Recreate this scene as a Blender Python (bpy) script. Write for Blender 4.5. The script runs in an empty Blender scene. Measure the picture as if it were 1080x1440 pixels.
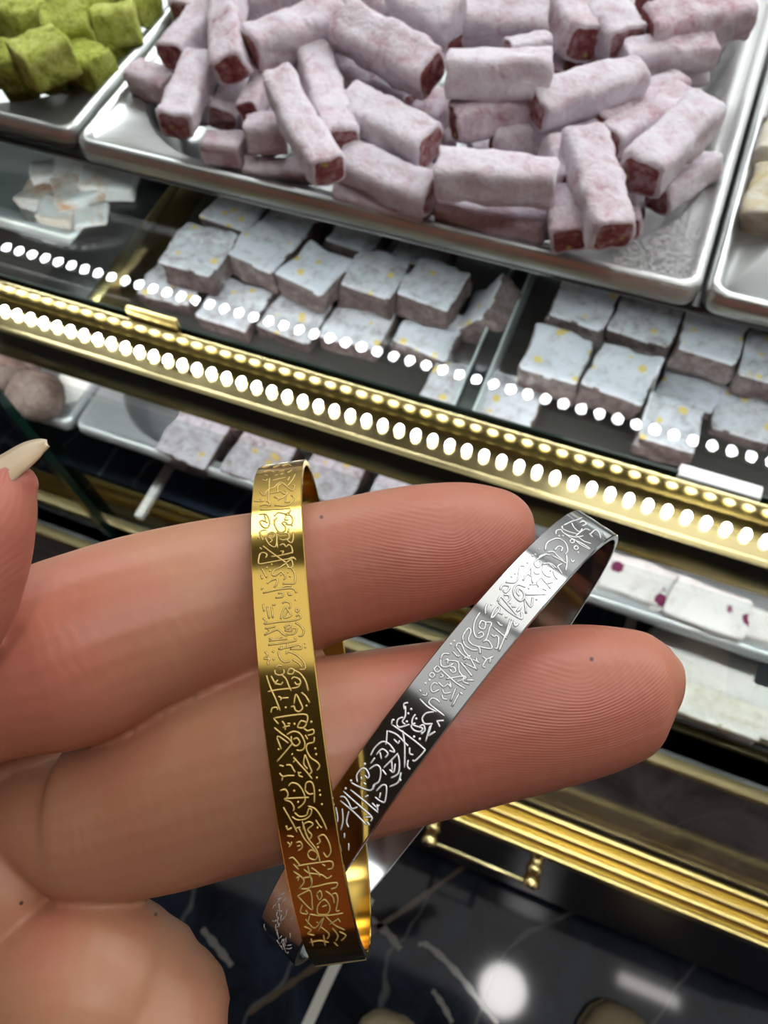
import bpy, bmesh, math, random
import numpy as np
from mathutils import Vector, Matrix, noise

# ------------------------------------------------------------------ camera, world, exposure, main lights
SC = bpy.context.scene
COL = SC.collection
F = 1095.0                                   # focal length in pixels of the 1080x1440 frame
RM = np.array([[0.92818613, 0.30444505, -0.21397133],
               [0.36854755, -0.83155272, 0.4155632],
               [-0.05141228, -0.4645786, -0.88403818]])   # rows: world X, Y, Z seen from camera (right, down, forward)
CAM = np.array([0.30410045, -0.27471844, 0.26803655])
cam_d = bpy.data.cameras.new('camera')
cam = bpy.data.objects.new('camera', cam_d)
COL.objects.link(cam)
M = Matrix.Identity(4)
for i in range(3):
    M[i][0] = RM[i, 0]; M[i][1] = -RM[i, 1]; M[i][2] = -RM[i, 2]; M[i][3] = CAM[i]
cam.matrix_world = M
cam_d.sensor_fit = 'VERTICAL'
cam_d.sensor_height = 36.0
cam_d.sensor_width = 27.0
cam_d.lens = F / 1440.0 * 36.0
cam_d.clip_start = 0.005
cam_d.dof.use_dof = True
cam_d.dof.focus_distance = 0.082
cam_d.dof.aperture_fstop = 62.0
SC.camera = cam

SC.view_settings.view_transform = 'Standard'
SC.view_settings.look = 'None'
SC.view_settings.exposure = 0.70
SC.view_settings.gamma = 1.0
SC.view_settings.use_curve_mapping = False
WORLD_STRENGTH = 0.30
SOFFIT_FILL = 0.58
KEY_FILL = 1.3
BACK_FILL = 4.2
CEILING_LIGHT = 10.0
LED_STRENGTH = 9.0
UNDER_LED_STRENGTH = 60.0
CASE_FILL = 26.0

w = bpy.data.worlds.new('shop_air'); SC.world = w
w.use_nodes = True
bg = w.node_tree.nodes['Background']
bg.inputs[0].default_value = (0.95, 0.97, 1.0, 1); bg.inputs[1].default_value = WORLD_STRENGTH
SC.cycles.max_bounces = 10
SC.cycles.transparent_max_bounces = 24
SC.cycles.sample_clamp_indirect = 6.0
SC.cycles.caustics_reflective = False
SC.cycles.caustics_refractive = False


def ray(px, py): return np.array([(px - 540.0) / F, (py - 720.0) / F, 1.0])


def at(px, py, z):
    """World point on the level z seen at pixel (px, py)."""
    d = RM @ ray(px, py)
    return Vector(CAM + d * ((z - CAM[2]) / d[2]))


def hand_pt(px, py, zmm):
    """Camera-space millimetres of a pixel at depth zmm."""
    return ray(px, py) * zmm


def to_world(p): return Vector(CAM + RM @ (np.asarray(p) * 1e-3))


def depth_of(P): return float((np.array(P) - CAM) @ RM[:, 2])


# ------------------------------------------------------------------ helpers
def tag(o, label=None, cat=None, group=None, kind=None):
    if label: o['label'] = label
    if cat: o['category'] = cat
    if group: o['group'] = group
    if kind: o['kind'] = kind
    return o


def mesh_obj(name, verts, faces, mats, parent=None, smooth=True, loc=None, midx=None, sharp=None):
    """ONE mesh object; verts in world coordinates, origin put at loc (default: bottom centre)."""
    V = [Vector(v) for v in verts]
    if loc is None:
        if parent is not None: loc = Vector((0, 0, 0)) if parent is None else None
        xs = [v.x for v in V]; ys = [v.y for v in V]; zs = [v.z for v in V]
        loc = Vector(((min(xs) + max(xs)) / 2, (min(ys) + max(ys)) / 2, min(zs)))
    me = bpy.data.meshes.new(name)
    me.from_pydata([tuple(v - loc) for v in V], [], [tuple(f) for f in faces])
    for m in (mats if isinstance(mats, (list, tuple)) else [mats]): me.materials.append(m)
    if midx is not None:
        for p, k in zip(me.polygons, midx): p.material_index = k
    for p in me.polygons: p.use_smooth = smooth
    me.update()
    if sharp is not None and smooth:
        bm = bmesh.new(); bm.from_mesh(me); bm.normal_update()
        for e in bm.edges:
            if len(e.link_faces) == 2 and e.calc_face_angle(0) > sharp: e.smooth = False
        bm.to_mesh(me); bm.free()
    o = bpy.data.objects.new(name, me); COL.objects.link(o)
    if parent is not None:
        o.parent = parent
        o.location = loc - parent_loc(parent)
    else:
        o.location = loc
    return o


def parent_loc(p):
    L = Vector(p.location)
    while p.parent is not None:
        p = p.parent; L = L + Vector(p.location)
    return L


def empty(name, loc):
    o = bpy.data.objects.new(name, None); COL.objects.link(o); o.location = loc; o.empty_display_size = 0.01
    return o


class MB:
    """Collects shapes of one part."""
    def __init__(self): self.v = []; self.f = []; self.m = []

    def add(self, v, f, m=0):
        n = len(self.v); self.v += [Vector(x) for x in v]; self.f += [[i + n for i in q] for q in f]; self.m += [m] * len(f)

    def box(self, x0, x1, y0, y1, z0, z1, bev=0.0, m=0):
        if bev <= 0:
            v = [(x, y, z) for x in (x0, x1) for y in (y0, y1) for z in (z0, z1)]
            self.add(v, [(0, 1, 3, 2), (4, 6, 7, 5), (0, 4, 5, 1), (2, 3, 7, 6), (0, 2, 6, 4), (1, 5, 7, 3)], m); return
        bm = bmesh.new(); bmesh.ops.create_cube(bm, size=1)
        bmesh.ops.scale(bm, vec=(x1 - x0, y1 - y0, z1 - z0), verts=bm.verts)
        bmesh.ops.translate(bm, vec=((x0 + x1) / 2, (y0 + y1) / 2, (z0 + z1) / 2), verts=bm.verts)
        bmesh.ops.bevel(bm, geom=bm.edges[:], offset=bev, segments=2, affect='EDGES', profile=0.5)
        self.bm(bm, m)

    def bm(self, bm, m=0):
        bm.verts.index_update()
        self.add([v.co.copy() for v in bm.verts], [[v.index for v in f.verts] for f in bm.faces], m); bm.free()

    def loops(self, loops, closed=True, cap0=False, cap1=False, m=0):
        n = len(loops[0]); v = [p for l in loops for p in l]; f = []
        for a in range(len(loops) - 1):
            for i in range(n if closed else n - 1):
                j = (i + 1) % n
                f.append((a * n + i, a * n + j, (a + 1) * n + j, (a + 1) * n + i))
        if cap0: f.append(tuple(range(n - 1, -1, -1)))
        if cap1: f.append(tuple((len(loops) - 1) * n + i for i in range(n)))
        self.add(v, f, m)

    def tube(self, pts, r, n=6, m=0, flat=None):
        pts = [Vector(p) for p in pts]; ls = []
        for i, p in enumerate(pts):
            t = (pts[min(i + 1, len(pts) - 1)] - pts[max(i - 1, 0)])
            if t.length < 1e-9: t = Vector((1, 0, 0))
            t.normalize()
            up = flat if flat is not None else (Vector((0, 0, 1)) if abs(t.z) < 0.9 else Vector((1, 0, 0)))
            s = t.cross(up).normalized(); u = s.cross(t).normalized()
            rr = r[i] if isinstance(r, (list, tuple)) else r
            ls.append([p + s * (rr * math.cos(2 * math.pi * k / n)) + u * (rr * math.sin(2 * math.pi * k / n)) for k in range(n)])
        self.loops(ls, True, True, True, m)

    def sphere(self, c, r, seg=10, rings=6, sc=(1, 1, 1), m=0):
        bm = bmesh.new(); bmesh.ops.create_uvsphere(bm, u_segments=seg, v_segments=rings, radius=r)
        for v in bm.verts: v.co = Vector((v.co.x * sc[0], v.co.y * sc[1], v.co.z * sc[2])) + Vector(c)
        self.bm(bm, m)

    def build(self, name, mats, parent=None, smooth=True, loc=None, sharp=math.radians(40)):
        return mesh_obj(name, self.v, self.f, mats, parent, smooth, loc, self.m, sharp)


# ------------------------------------------------------------------ materials
class N:
    def __init__(self, name):
        self.mat = bpy.data.materials.new(name); self.mat.use_nodes = True
        self.nt = self.mat.node_tree; self.b = self.nt.nodes['Principled BSDF']; self.out = self.nt.nodes['Material Output']

    def node(self, t, **kw):
        n = self.nt.nodes.new(t)
        for k, v in kw.items():
            if k.startswith('i_'):
                key = k[2:]
                key = int(key) if key.isdigit() else key
                n.inputs[key].default_value = v
            else: setattr(n, k, v)
        return n

    def link(self, a, b): self.nt.links.new(a, b)

    def coords(self, scale=(1, 1, 1), rnd=True):
        tc = self.node('ShaderNodeTexCoord'); mp = self.node('ShaderNodeMapping')
        mp.inputs['Scale'].default_value = scale
        self.link(tc.outputs['Object'], mp.inputs['Vector'])
        if rnd:
            oi = self.node('ShaderNodeObjectInfo'); mu = self.node('ShaderNodeVectorMath', operation='SCALE')
            mu.inputs[0].default_value = (7.3, 3.1, 5.7); self.link(oi.outputs['Random'], mu.inputs['Scale'])
            self.link(mu.outputs[0], mp.inputs['Location'])
        return mp.outputs[0]

    def noise(self, vec, scale, detail=4, rough=0.55, dist=0.0):
        n = self.node('ShaderNodeTexNoise'); n.inputs['Scale'].default_value = scale; n.inputs['Detail'].default_value = detail
        n.inputs['Roughness'].default_value = rough; n.inputs['Distortion'].default_value = dist
        self.link(vec, n.inputs['Vector']); return n.outputs['Fac']

    def ramp(self, fac, stops):
        r = self.node('ShaderNodeValToRGB'); el = r.color_ramp.elements
        while len(el) > 1: el.remove(el[-1])
        el[0].position = stops[0][0]; el[0].color = tuple(stops[0][1]) + (1,) if len(stops[0][1]) == 3 else stops[0][1]
        for p, c in stops[1:]:
            e = el.new(p); e.color = tuple(c) + (1,) if len(c) == 3 else c
        self.link(fac, r.inputs[0]); return r.outputs[0]

    def falloff(self, d, r, lo=0.0):
        """1 at distance lo*r or less, 0 at r."""
        q = self.math('MULTIPLY', self.math('SUBTRACT', 1.0, self.math('MULTIPLY', d, 1.0 / r)), 1.0 / (1.0 - lo))
        return self.math('MINIMUM', self.math('MAXIMUM', q, 0.0), 1.0)

    def mix(self, fac, a, b):
        m = self.node('ShaderNodeMix', data_type='RGBA')
        for s, v in ((0, fac), (6, a), (7, b)):
            if isinstance(v, (int, float)): m.inputs[s].default_value = v
            elif isinstance(v, (tuple, list)): m.inputs[s].default_value = tuple(v) + (1,) if len(v) == 3 else v
            else: self.link(v, m.inputs[s])
        return m.outputs[2]

    def math(self, op, a, b=0.5):
        m = self.node('ShaderNodeMath', operation=op)
        for i, v in enumerate((a, b)):
            if isinstance(v, (int, float)): m.inputs[i].default_value = v
            else: self.link(v, m.inputs[i])
        return m.outputs[0]

    def bump(self, h, strength=0.3, dist=0.001):
        b = self.node('ShaderNodeBump'); b.inputs['Strength'].default_value = strength; b.inputs['Distance'].default_value = dist
        self.link(h, b.inputs['Height']); self.link(b.outputs[0], self.b.inputs['Normal']); return b

    def set(self, **kw):
        for k, v in kw.items():
            key = {'col': 'Base Color', 'met': 'Metallic', 'rough': 'Roughness', 'ior': 'IOR', 'spec': 'Specular IOR Level', 'coat': 'Coat Weight',
                   'sss': 'Subsurface Weight', 'sssr': 'Subsurface Radius', 'ssss': 'Subsurface Scale', 'em': 'Emission Color', 'ems': 'Emission Strength', 'aniso': 'Anisotropic'}[k]
            s = self.b.inputs[key]
            if isinstance(v, bpy.types.NodeSocket): self.link(v, s)
            elif isinstance(v, (tuple, list)) and len(v) == 3 and k in ('col', 'em'): s.default_value = tuple(v) + (1,)
            else: s.default_value = v
        return self


def simple(name, col, rough=0.5, met=0.0, **kw):
    n = N(name); n.set(col=col, rough=rough, met=met, **kw)
    v = n.coords(); f = n.noise(v, 120, 3)
    n.set(rough=n.math('ADD', n.math('MULTIPLY', f, 0.12), max(0.0, rough - 0.06)))
    return n.mat


def emit(name, col, strength):
    n = N(name); n.set(col=(0, 0, 0), em=col, ems=strength); return n.mat


def steel(name, tint=(0.72, 0.76, 0.75), rough=0.30, dust=0.0, dust_from=None, met=0.9):
    n = N(name); v = n.coords(rnd=False)
    sm = n.noise(v, 18, 5); fine = n.noise(v, 300, 3)
    r = n.math('ADD', n.math('MULTIPLY', sm, 0.22), rough - 0.08)
    n.set(met=met)
    c = n.mix(sm, tuple(t * 0.82 for t in tint), tint)
    if dust > 0:
        x = n.node('ShaderNodeSeparateXYZ'); n.link(v, x.inputs[0])
        g = n.math('MULTIPLY', n.math('SUBTRACT', x.outputs['X'], dust_from), 9.0)
        sp = n.noise(v, 520, 6, 0.75)
        msk = n.ramp(n.math('ADD', sp, n.math('MINIMUM', n.math('MAXIMUM', g, -0.35), 0.12)), [(0.56, (0, 0, 0)), (0.72, (1, 1, 1))])
        mk = n.math('MULTIPLY', msk, dust)
        c = n.mix(mk, c, (0.72, 0.68, 0.69)); n.set(met=n.math('SUBTRACT', 0.9, n.math('MULTIPLY', mk, 0.85)))
        r = n.math('ADD', r, n.math('MULTIPLY', mk, 0.5))
    n.set(col=c, rough=r); n.bump(fine, 0.04, 0.0005)
    return n.mat


def powdered(name, dusty, mid, deep, amount=(0.30, 0.62), scale=70, nuts=None, bump=0.5):
    """Powder-dusted candy: powder coat with patches where the candy shows through, optional nut flecks."""
    n = N(name); v = n.coords()
    a = n.noise(v, scale, 6, 0.65, 0.4); b = n.noise(v, scale * 5, 4, 0.7)
    h = n.math('ADD', n.math('MULTIPLY', a, 0.72), n.math('MULTIPLY', b, 0.28))
    oi = n.node('ShaderNodeObjectInfo')
    h = n.math('ADD', h, n.math('MULTIPLY', n.math('SUBTRACT', oi.outputs['Random'], 0.48), 0.12))
    c = n.ramp(h, [(amount[0], deep), ((amount[0] + amount[1]) / 2, mid), (amount[1], dusty)])
    if nuts:
        vo = n.node('ShaderNodeTexVoronoi'); vo.inputs['Scale'].default_value = nuts[1]; n.link(v, vo.inputs['Vector'])
        j = n.math('ADD', vo.outputs['Distance'], n.math('MULTIPLY', b, 0.16))
        msk = n.ramp(j, [(nuts[2], (1, 1, 1)), (nuts[2] + 0.05, (0, 0, 0))])
        c = n.mix(msk, c, nuts[0])
    n.set(col=c, rough=0.85, spec=0.2, sss=0.08, sssr=(0.6, 0.35, 0.35), ssss=0.004)
    n.bump(h, bump, 0.0026)
    return n.mat


def glass_mat(name, tint=(0.93, 0.97, 0.95), refl=1.0):
    n = N(name); nt = n.nt
    tr = n.node('ShaderNodeBsdfTransparent'); tr.inputs[0].default_value = tuple(tint) + (1,)
    gl = n.node('ShaderNodeBsdfGlossy'); gl.inputs['Roughness'].default_value = 0.0
    fr = n.node('ShaderNodeFresnel'); fr.inputs['IOR'].default_value = 1.5
    v = n.coords(rnd=False); sm = n.noise(v, 30, 4)
    gl.inputs['Roughness'].default_value = 0.015
    mx = n.node('ShaderNodeMixShader')
    geo = n.node('ShaderNodeNewGeometry')
    front = n.math('SUBTRACT', 1.0, geo.outputs['Backfacing'])        # each outer face mirrors once
    n.link(n.math('MULTIPLY', n.math('MULTIPLY', fr.outputs[0], front), n.math('ADD', n.math('MULTIPLY', sm, 0.2), refl - 0.1)), mx.inputs[0])
    n.link(tr.outputs[0], mx.inputs[1]); n.link(gl.outputs[0], mx.inputs[2]); n.link(mx.outputs[0], n.out.inputs[0])
    return n.mat


def marble(name, base=(0.007, 0.009, 0.013), cloud=(0.022, 0.032, 0.054), vein=(0.30, 0.31, 0.30), rough=0.06, scale=1.0, spec=0.3):
    n = N(name); v = n.coords(rnd=False)
    a = n.noise(v, 6 * scale, 8, 0.6, 1.2); b = n.noise(v, 16 * scale, 6, 0.6, 1.5)
    c = n.ramp(a, [(0.38, base), (0.62, cloud), (0.72, base)])
    wv = n.node('ShaderNodeTexWave'); wv.inputs['Scale'].default_value = 1.6 * scale; wv.inputs['Distortion'].default_value = 9.0
    wv.inputs['Detail'].default_value = 4.0; wv.inputs['Detail Scale'].default_value = 1.3; n.link(v, wv.inputs['Vector'])
    vm = n.ramp(wv.outputs['Fac'], [(0.993, (0, 0, 0)), (1.0, (0.6, 0.6, 0.6))])
    c = n.mix(n.math('MULTIPLY', vm, n.math('MULTIPLY', b, 0.9)), c, vein)
    n.set(col=c, rough=rough, spec=spec)
    return n.mat


def brass_mat(name, col=(0.80, 0.58, 0.20), rough=0.22, bmp=0.03):
    n = N(name); v = n.coords(rnd=False); a = n.noise(v, 40, 4); fine = n.noise(v, 400, 2)
    n.set(met=1.0, col=n.mix(a, tuple(c * 0.8 for c in col), col), rough=n.math('ADD', n.math('MULTIPLY', a, 0.15 if bmp else 0.03), rough - (0.07 if bmp else 0.015)))
    (n.bump(fine, bmp, 0.0004) if bmp else None); return n.mat


def bangle_metal(name, col, rough):
    n = N(name); v = n.coords(rnd=False); a = n.noise(v, 600, 2)
    n.set(met=1.0, col=col, rough=n.math('ADD', n.math('MULTIPLY', a, 0.04), rough - 0.02)); return n.mat


MAT = {}
MAT['steel'] = steel('brushed_tray_steel')
MAT['steel_dusty'] = steel('tray_steel_with_powder', dust=0.7, dust_from=0.115)
MAT['steel_low'] = steel('lower_tray_steel', tint=(0.66, 0.70, 0.73), rough=0.3, met=0.45)
MAT['brass'] = brass_mat('polished_brass', (0.78, 0.62, 0.28))
MAT['brass_dark'] = brass_mat('aged_brass', (0.44, 0.38, 0.19), 0.2)
MAT['brass_dull'] = simple('dull_brass', (0.20, 0.16, 0.07), 0.4, 0.5)
MAT['brass_bright'] = brass_mat('bright_brass', (0.88, 0.70, 0.27), 0.30, 0.0)
MAT['black'] = simple('black_laminate', (0.012, 0.012, 0.012), 0.3)
MAT['dark_shelf'] = simple('dark_shelf', (0.035, 0.03, 0.028), 0.35)
MAT['marble'] = marble('dark_polished_marble')
MAT['marble_panel'] = marble('marble_reflection_grey', (0.10, 0.105, 0.11), (0.20, 0.21, 0.22), (0.3, 0.3, 0.3), 0.12, 2.0, 0.6)  # grey raised in the colour to stand for reflections on the front
MAT['glass'] = glass_mat('clear_glass')
MAT['glass_door'] = glass_mat('door_glass', (0.90, 0.94, 0.93), 1.0)
MAT['glass_edge'] = simple('dark_glass_edge', (0.020, 0.035, 0.028), 0.08)
MAT['glass_green'] = simple('green_glass_edge', (0.004, 0.016, 0.012), 0.1)
MAT['white'] = simple('white_plastic', (0.8, 0.82, 0.82), 0.35)
MAT['wall'] = simple('painted_wall', (0.70, 0.69, 0.67), 0.7)
MAT['ceiling'] = simple('dark_ceiling_paint', (0.26, 0.23, 0.17), 0.8)
MAT['dark_wall'] = simple('red_brown_wall_panel', (0.45, 0.13, 0.07), 0.6)
MAT['soffit_fill'] = emit('added_ceiling_glow', (1.0, 0.99, 0.96), SOFFIT_FILL)
MAT['key_fill'] = emit('key_fill_glow', (1.0, 0.97, 0.93), KEY_FILL)
MAT['back_fill'] = emit('back_fill_glow', (0.95, 0.98, 1.0), BACK_FILL)
MAT['lamp'] = emit('lamp_glow', (1.0, 0.97, 0.93), CEILING_LIGHT)
MAT['spot'] = emit('downlight_glow', (1.0, 0.98, 0.95), CEILING_LIGHT * 2.2)
MAT['led'] = emit('led_glow', (1.0, 0.98, 0.92), LED_STRENGTH)
MAT['led_white'] = emit('white_led_glow', (0.94, 0.97, 1.0), UNDER_LED_STRENGTH)
MAT['case_fill'] = emit('case_fill_glow', (1.0, 0.98, 0.95), CASE_FILL)
MAT['stick'] = powdered('rose_delight_powder', (0.78, 0.74, 0.79), (0.65, 0.54, 0.59), (0.44, 0.22, 0.26), (0.30, 0.58), 95, None, 1.0)
MAT['stick_end'] = powdered('rose_delight_cut_face', (0.56, 0.40, 0.42), (0.33, 0.11, 0.11), (0.17, 0.03, 0.03), (0.36, 0.64), 210, ((0.50, 0.40, 0.14), 150, 0.24), 1.0)
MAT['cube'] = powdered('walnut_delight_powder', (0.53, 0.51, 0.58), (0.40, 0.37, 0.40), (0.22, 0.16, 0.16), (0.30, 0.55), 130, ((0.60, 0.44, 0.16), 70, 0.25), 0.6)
MAT['cube_side'] = powdered('walnut_delight_side', (0.20, 0.15, 0.15), (0.11, 0.075, 0.075), (0.05, 0.03, 0.03), (0.35, 0.65), 130, None, 0.6)  # sides carry less powder, and their shade is painted into the dark tone
MAT['green'] = powdered('pistachio_coating', (0.66, 0.70, 0.22), (0.44, 0.50, 0.09), (0.16, 0.20, 0.025), (0.36, 0.66), 150, ((0.62, 0.52, 0.16), 60, 0.12), 1.0)
MAT['ball'] = powdered('cocoa_dusted_ball', (0.34, 0.27, 0.25), (0.24, 0.17, 0.15), (0.12, 0.08, 0.07), (0.3, 0.6), 60, None, 0.8)
MAT['nougat'] = powdered('fruit_nougat', (0.80, 0.79, 0.78), (0.66, 0.62, 0.60), (0.5, 0.42, 0.40), (0.25, 0.5), 60, ((0.20, 0.03, 0.09), 42, 0.27), 0.6)
MAT['nougat_orange'] = powdered('orange_nougat', (0.66, 0.66, 0.68), (0.58, 0.48, 0.42), (0.55, 0.25, 0.12), (0.34, 0.55), 45, None, 0.6)
MAT['nougat_white'] = powdered('pistachio_nougat', (0.82, 0.82, 0.80), (0.72, 0.72, 0.66), (0.52, 0.5, 0.4), (0.28, 0.5), 90, ((0.36, 0.38, 0.2), 70, 0.14), 0.5)
MAT['cream'] = powdered('cream_delight', (0.72, 0.70, 0.62), (0.62, 0.54, 0.34), (0.45, 0.34, 0.12), (0.34, 0.56), 60, None, 0.6)
MAT['gold'] = bangle_metal('gold_plated_steel', (0.74, 0.50, 0.12), 0.12)
MAT['silver'] = bangle_metal('polished_steel', (0.43, 0.44, 0.44), 0.11)
MAT['gold_line'] = simple('gold_etched_line', (0.72, 0.53, 0.17), 0.55, 0.35)
MAT['gold_groove'] = simple('gold_groove', (0.22, 0.13, 0.035), 0.5, 0.4)
MAT['silver_groove'] = simple('silver_groove', (0.12, 0.12, 0.12), 0.5, 0.4)
MAT['silver_line'] = simple('silver_etched_line', (0.93, 0.94, 0.93), 0.5, 0.25)
MAT['leather'] = simple('tan_leather', (0.46, 0.37, 0.23), 0.45)
MAT['sole'] = simple('shoe_sole', (0.34, 0.27, 0.17), 0.6)

# ------------------------------------------------------------------ room shell
FLOOR_Z, CEIL_Z = -1.10, 1.72
mb = MB(); mb.box(-2.6, 3.4, -2.9, 2.6, FLOOR_Z - 0.05, FLOOR_Z)
floor = tag(mb.build('floor', MAT['marble'], smooth=False), kind='structure')
mb = MB(); mb.box(-2.6, 3.4, -2.9, 2.6, CEIL_Z, CEIL_Z + 0.05)
tag(mb.build('ceiling', MAT['ceiling'], smooth=False), kind='structure')
mb = MB(); mb.box(-2.6, 3.4, 2.6, 2.65, FLOOR_Z, CEIL_Z); tag(mb.build('wall_back', MAT['wall'], smooth=False), kind='structure')
mb = MB(); mb.box(-2.65, -2.6, -2.9, 2.6, FLOOR_Z, CEIL_Z); tag(mb.build('wall_left', MAT['wall'], smooth=False), kind='structure')
mb = MB(); mb.box(3.4, 3.45, -2.9, 2.6, FLOOR_Z, CEIL_Z); tag(mb.build('wall_right', MAT['wall'], smooth=False), kind='structure')
mb = MB(); mb.box(-2.6, 3.4, -2.95, -2.9, FLOOR_Z, CEIL_Z); tag(mb.build('wall_front', MAT['dark_wall'], smooth=False), kind='structure')


def mirror_ceiling(px, py):
    """Where a ray reflected by the polished floor at this pixel meets the ceiling."""
    P = at(px, py, FLOOR_Z); d = (P - Vector(CAM)); d.z = -d.z
    return P + d * ((CEIL_Z - FLOOR_Z) / d.z)


def ceiling_strip(c, lx, ly, label):
    e = tag(empty('ceiling_light', (c[0], c[1], CEIL_Z - 0.03)), label, 'ceiling light', 'lamps in the shop ceiling')
    m = MB(); m.box(c[0] - lx / 2 - .012, c[0] + lx / 2 + .012, c[1] - ly / 2 - .012, c[1] + ly / 2 + .012, CEIL_Z - 0.022, CEIL_Z - .001, .004); m.build('housing', MAT['white'], e)
    m = MB(); m.box(c[0] - lx / 2, c[0] + lx / 2, c[1] - ly / 2, c[1] + ly / 2, CEIL_Z - 0.027, CEIL_Z - .0225); m.build('diffuser', MAT['lamp'], e, smooth=False)


P = mirror_ceiling(738, 1272); ceiling_strip(P, .29, .06, 'short bar lamp on the ceiling nearer the sweets counter')
P = mirror_ceiling(910, 1392); ceiling_strip(P, .27, .05, 'short bar lamp on the ceiling nearer the customer')
P = mirror_ceiling(706, 1392)
e = tag(empty('ceiling_light', (P.x, P.y, CEIL_Z - .03)), 'round downlight on the ceiling between the bar lamps', 'ceiling light', 'lamps in the shop ceiling')
def disc(c, r, z0, z1, n=40):
    return [[(c[0] + r * math.cos(2 * math.pi * k / n), c[1] + r * math.sin(2 * math.pi * k / n), z) for k in range(n)] for z in (z0, z1)]
m = MB(); m.loops(disc(P, .13, CEIL_Z - .022, CEIL_Z - .001), True, True, True); m.build('housing', MAT['white'], e)
m = MB(); m.loops(disc(P, .105, CEIL_Z - .028, CEIL_Z - .0225), True, True, True); m.build('diffuser', MAT['spot'], e)
e = tag(empty('ceiling_light', (.3, -.05, CEIL_Z - .01)), 'wide added fill panel in the ceiling over the sweets counter', 'ceiling light', 'lamps in the shop ceiling')  # added glowing panel, stands for the bright ceiling mirrored in the bangles
m = MB(); m.box(-1.4, 2.0, -.53, .48, CEIL_Z - .008, CEIL_Z - .001); m.build('frame', MAT['white'], e, smooth=False)
m = MB(); m.box(-1.37, 1.97, -.50, .45, CEIL_Z - .012, CEIL_Z - .0085); m.build('diffuser', MAT['soffit_fill'], e, smooth=False)
for (x, lab) in ((.55, 'added square fill panel on the ceiling just behind the wide fill panel'), (1.40, 'added square fill panel on the ceiling towards the side wall')):  # unseen panels added to light the hand from above the counter
    e = tag(empty('ceiling_light', (x, .9, CEIL_Z - .03)), lab, 'ceiling light', 'lamps in the shop ceiling')
    m = MB(); m.box(x - .42, x + .42, .52, 1.17, CEIL_Z - .022, CEIL_Z - .001); m.build('frame', MAT['white'], e, smooth=False)
    m = MB(); m.box(x - .40, x + .40, .54, 1.15, CEIL_Z - .027, CEIL_Z - .0225); m.build('diffuser', MAT['key_fill'], e, smooth=False)
e = tag(empty('ceiling_light', (2.65, -.1, CEIL_Z - .03)), 'tall added fill panel on the ceiling beside the far side wall', 'ceiling light', 'lamps in the shop ceiling')  # unseen panel added to brighten the thumb and fingertips
m = MB(); m.box(2.28, 3.02, -.72, .52, CEIL_Z - .022, CEIL_Z - .001); m.build('frame', MAT['white'], e, smooth=False)
m = MB(); m.box(2.30, 3.0, -.70, .50, CEIL_Z - .027, CEIL_Z - .0225); m.build('diffuser', MAT['key_fill'], e, smooth=False)
for x in (-1.5, .3, 2.1):
    e = tag(empty('ceiling_light', (x, 1.75, CEIL_Z - .03)), 'added square fill panel on the ceiling behind the counter', 'ceiling light', 'added fill panels behind the counter')  # unseen panels added so the tray steel has something bright to mirror
    m = MB(); m.box(x - .72, x + .72, 1.18, 2.32, CEIL_Z - .022, CEIL_Z - .001); m.build('frame', MAT['white'], e, smooth=False)
    m = MB(); m.box(x - .7, x + .7, 1.2, 2.3, CEIL_Z - .027, CEIL_Z - .0225); m.build('diffuser', MAT['back_fill'], e, smooth=False)

# ------------------------------------------------------------------ counter: shelves, glass, LED rails, marble base
X0, X1 = -0.62, 0.92
ZG = -0.0645
# horizontal glass shelf with a dark polished front edge
e = tag(empty('glass_shelf', (.15, .1, ZG)), 'clear glass shelf under the upper trays, dusty dark front edge', 'glass shelf')
m = MB(); m.box(X0, X1, -.048, .30, ZG - .008, ZG); m.build('pane', MAT['glass'], e, smooth=False)
m = MB(); m.box(X0, X1, -.0495, -.048, ZG - .008, ZG + .0005); m.build('front_edge', MAT['glass_edge'], e, smooth=False)
# white tag on the glass edge
P, Q = at(972, 648, ZG), at(1062, 690, ZG)
m = MB(); m.box(.350, .389, -.0515, -.044, ZG - .007, ZG + .0012, .0008)
tag(m.build('shelf_tag', MAT['white'], sharp=1), 'small blank white tag clipped on the glass shelf edge', 'tag')


def led_row(parent, x0, x1, step, y, z, r, mat, sc, jitter=0.0):
    bm = bmesh.new(); bmesh.ops.create_uvsphere(bm, u_segments=10, v_segments=6, radius=r)
    for v in bm.verts: v.co = Vector((v.co.x * sc[0], v.co.y * sc[1], v.co.z * sc[2]))
    me = bpy.data.meshes.new('led'); bm.to_mesh(me); bm.free(); me.materials.append(mat)
    for p in me.polygons: p.use_smooth = True
    L = parent_loc(parent)
    k = int((x1 - x0) / step)
    for i in range(k):
        o = bpy.data.objects.new('led', me); COL.objects.link(o); o.parent = parent
        o.location = Vector((x0 + i * step, y, z)) - L


# front LED rail: brass channel with a row of LEDs on its floor
e = tag(empty('led_rail', (.18, -.066, -.079)), 'brass rail with a row of bright warm LED dots along the shelf front', 'LED light')
m = MB(); m.box(X0, X1, -.0750, -.0530, -.0795, -.0775); m.build('channel_floor', MAT['brass_dark'], e, sharp=.6)
m = MB(); m.box(X0, X1, -.0555, -.0535, -.0775, -.0630, .0004); m.build('back_flange', MAT['brass_dark'], e, sharp=.6)
m = MB(); m.box(X0, X1, -.0785, -.0752, -.1055, -.0755, .0006); m.build('fascia', MAT['brass_dark'], e, sharp=.6)
m = MB(); m.box(X0, X1, -.0795, -.0755, -.0762, -.0748, .0004); m.build('lip', MAT['brass_dark'], e, sharp=.6)
m = MB(); m.box(.042, .074, -.0530, -.0500, -.066, -.0560, .0004)
m.build('glare_block', MAT['brass_bright'], e, sharp=.6)  # bright block shaped to stand for a spot of glare on the rail
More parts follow.
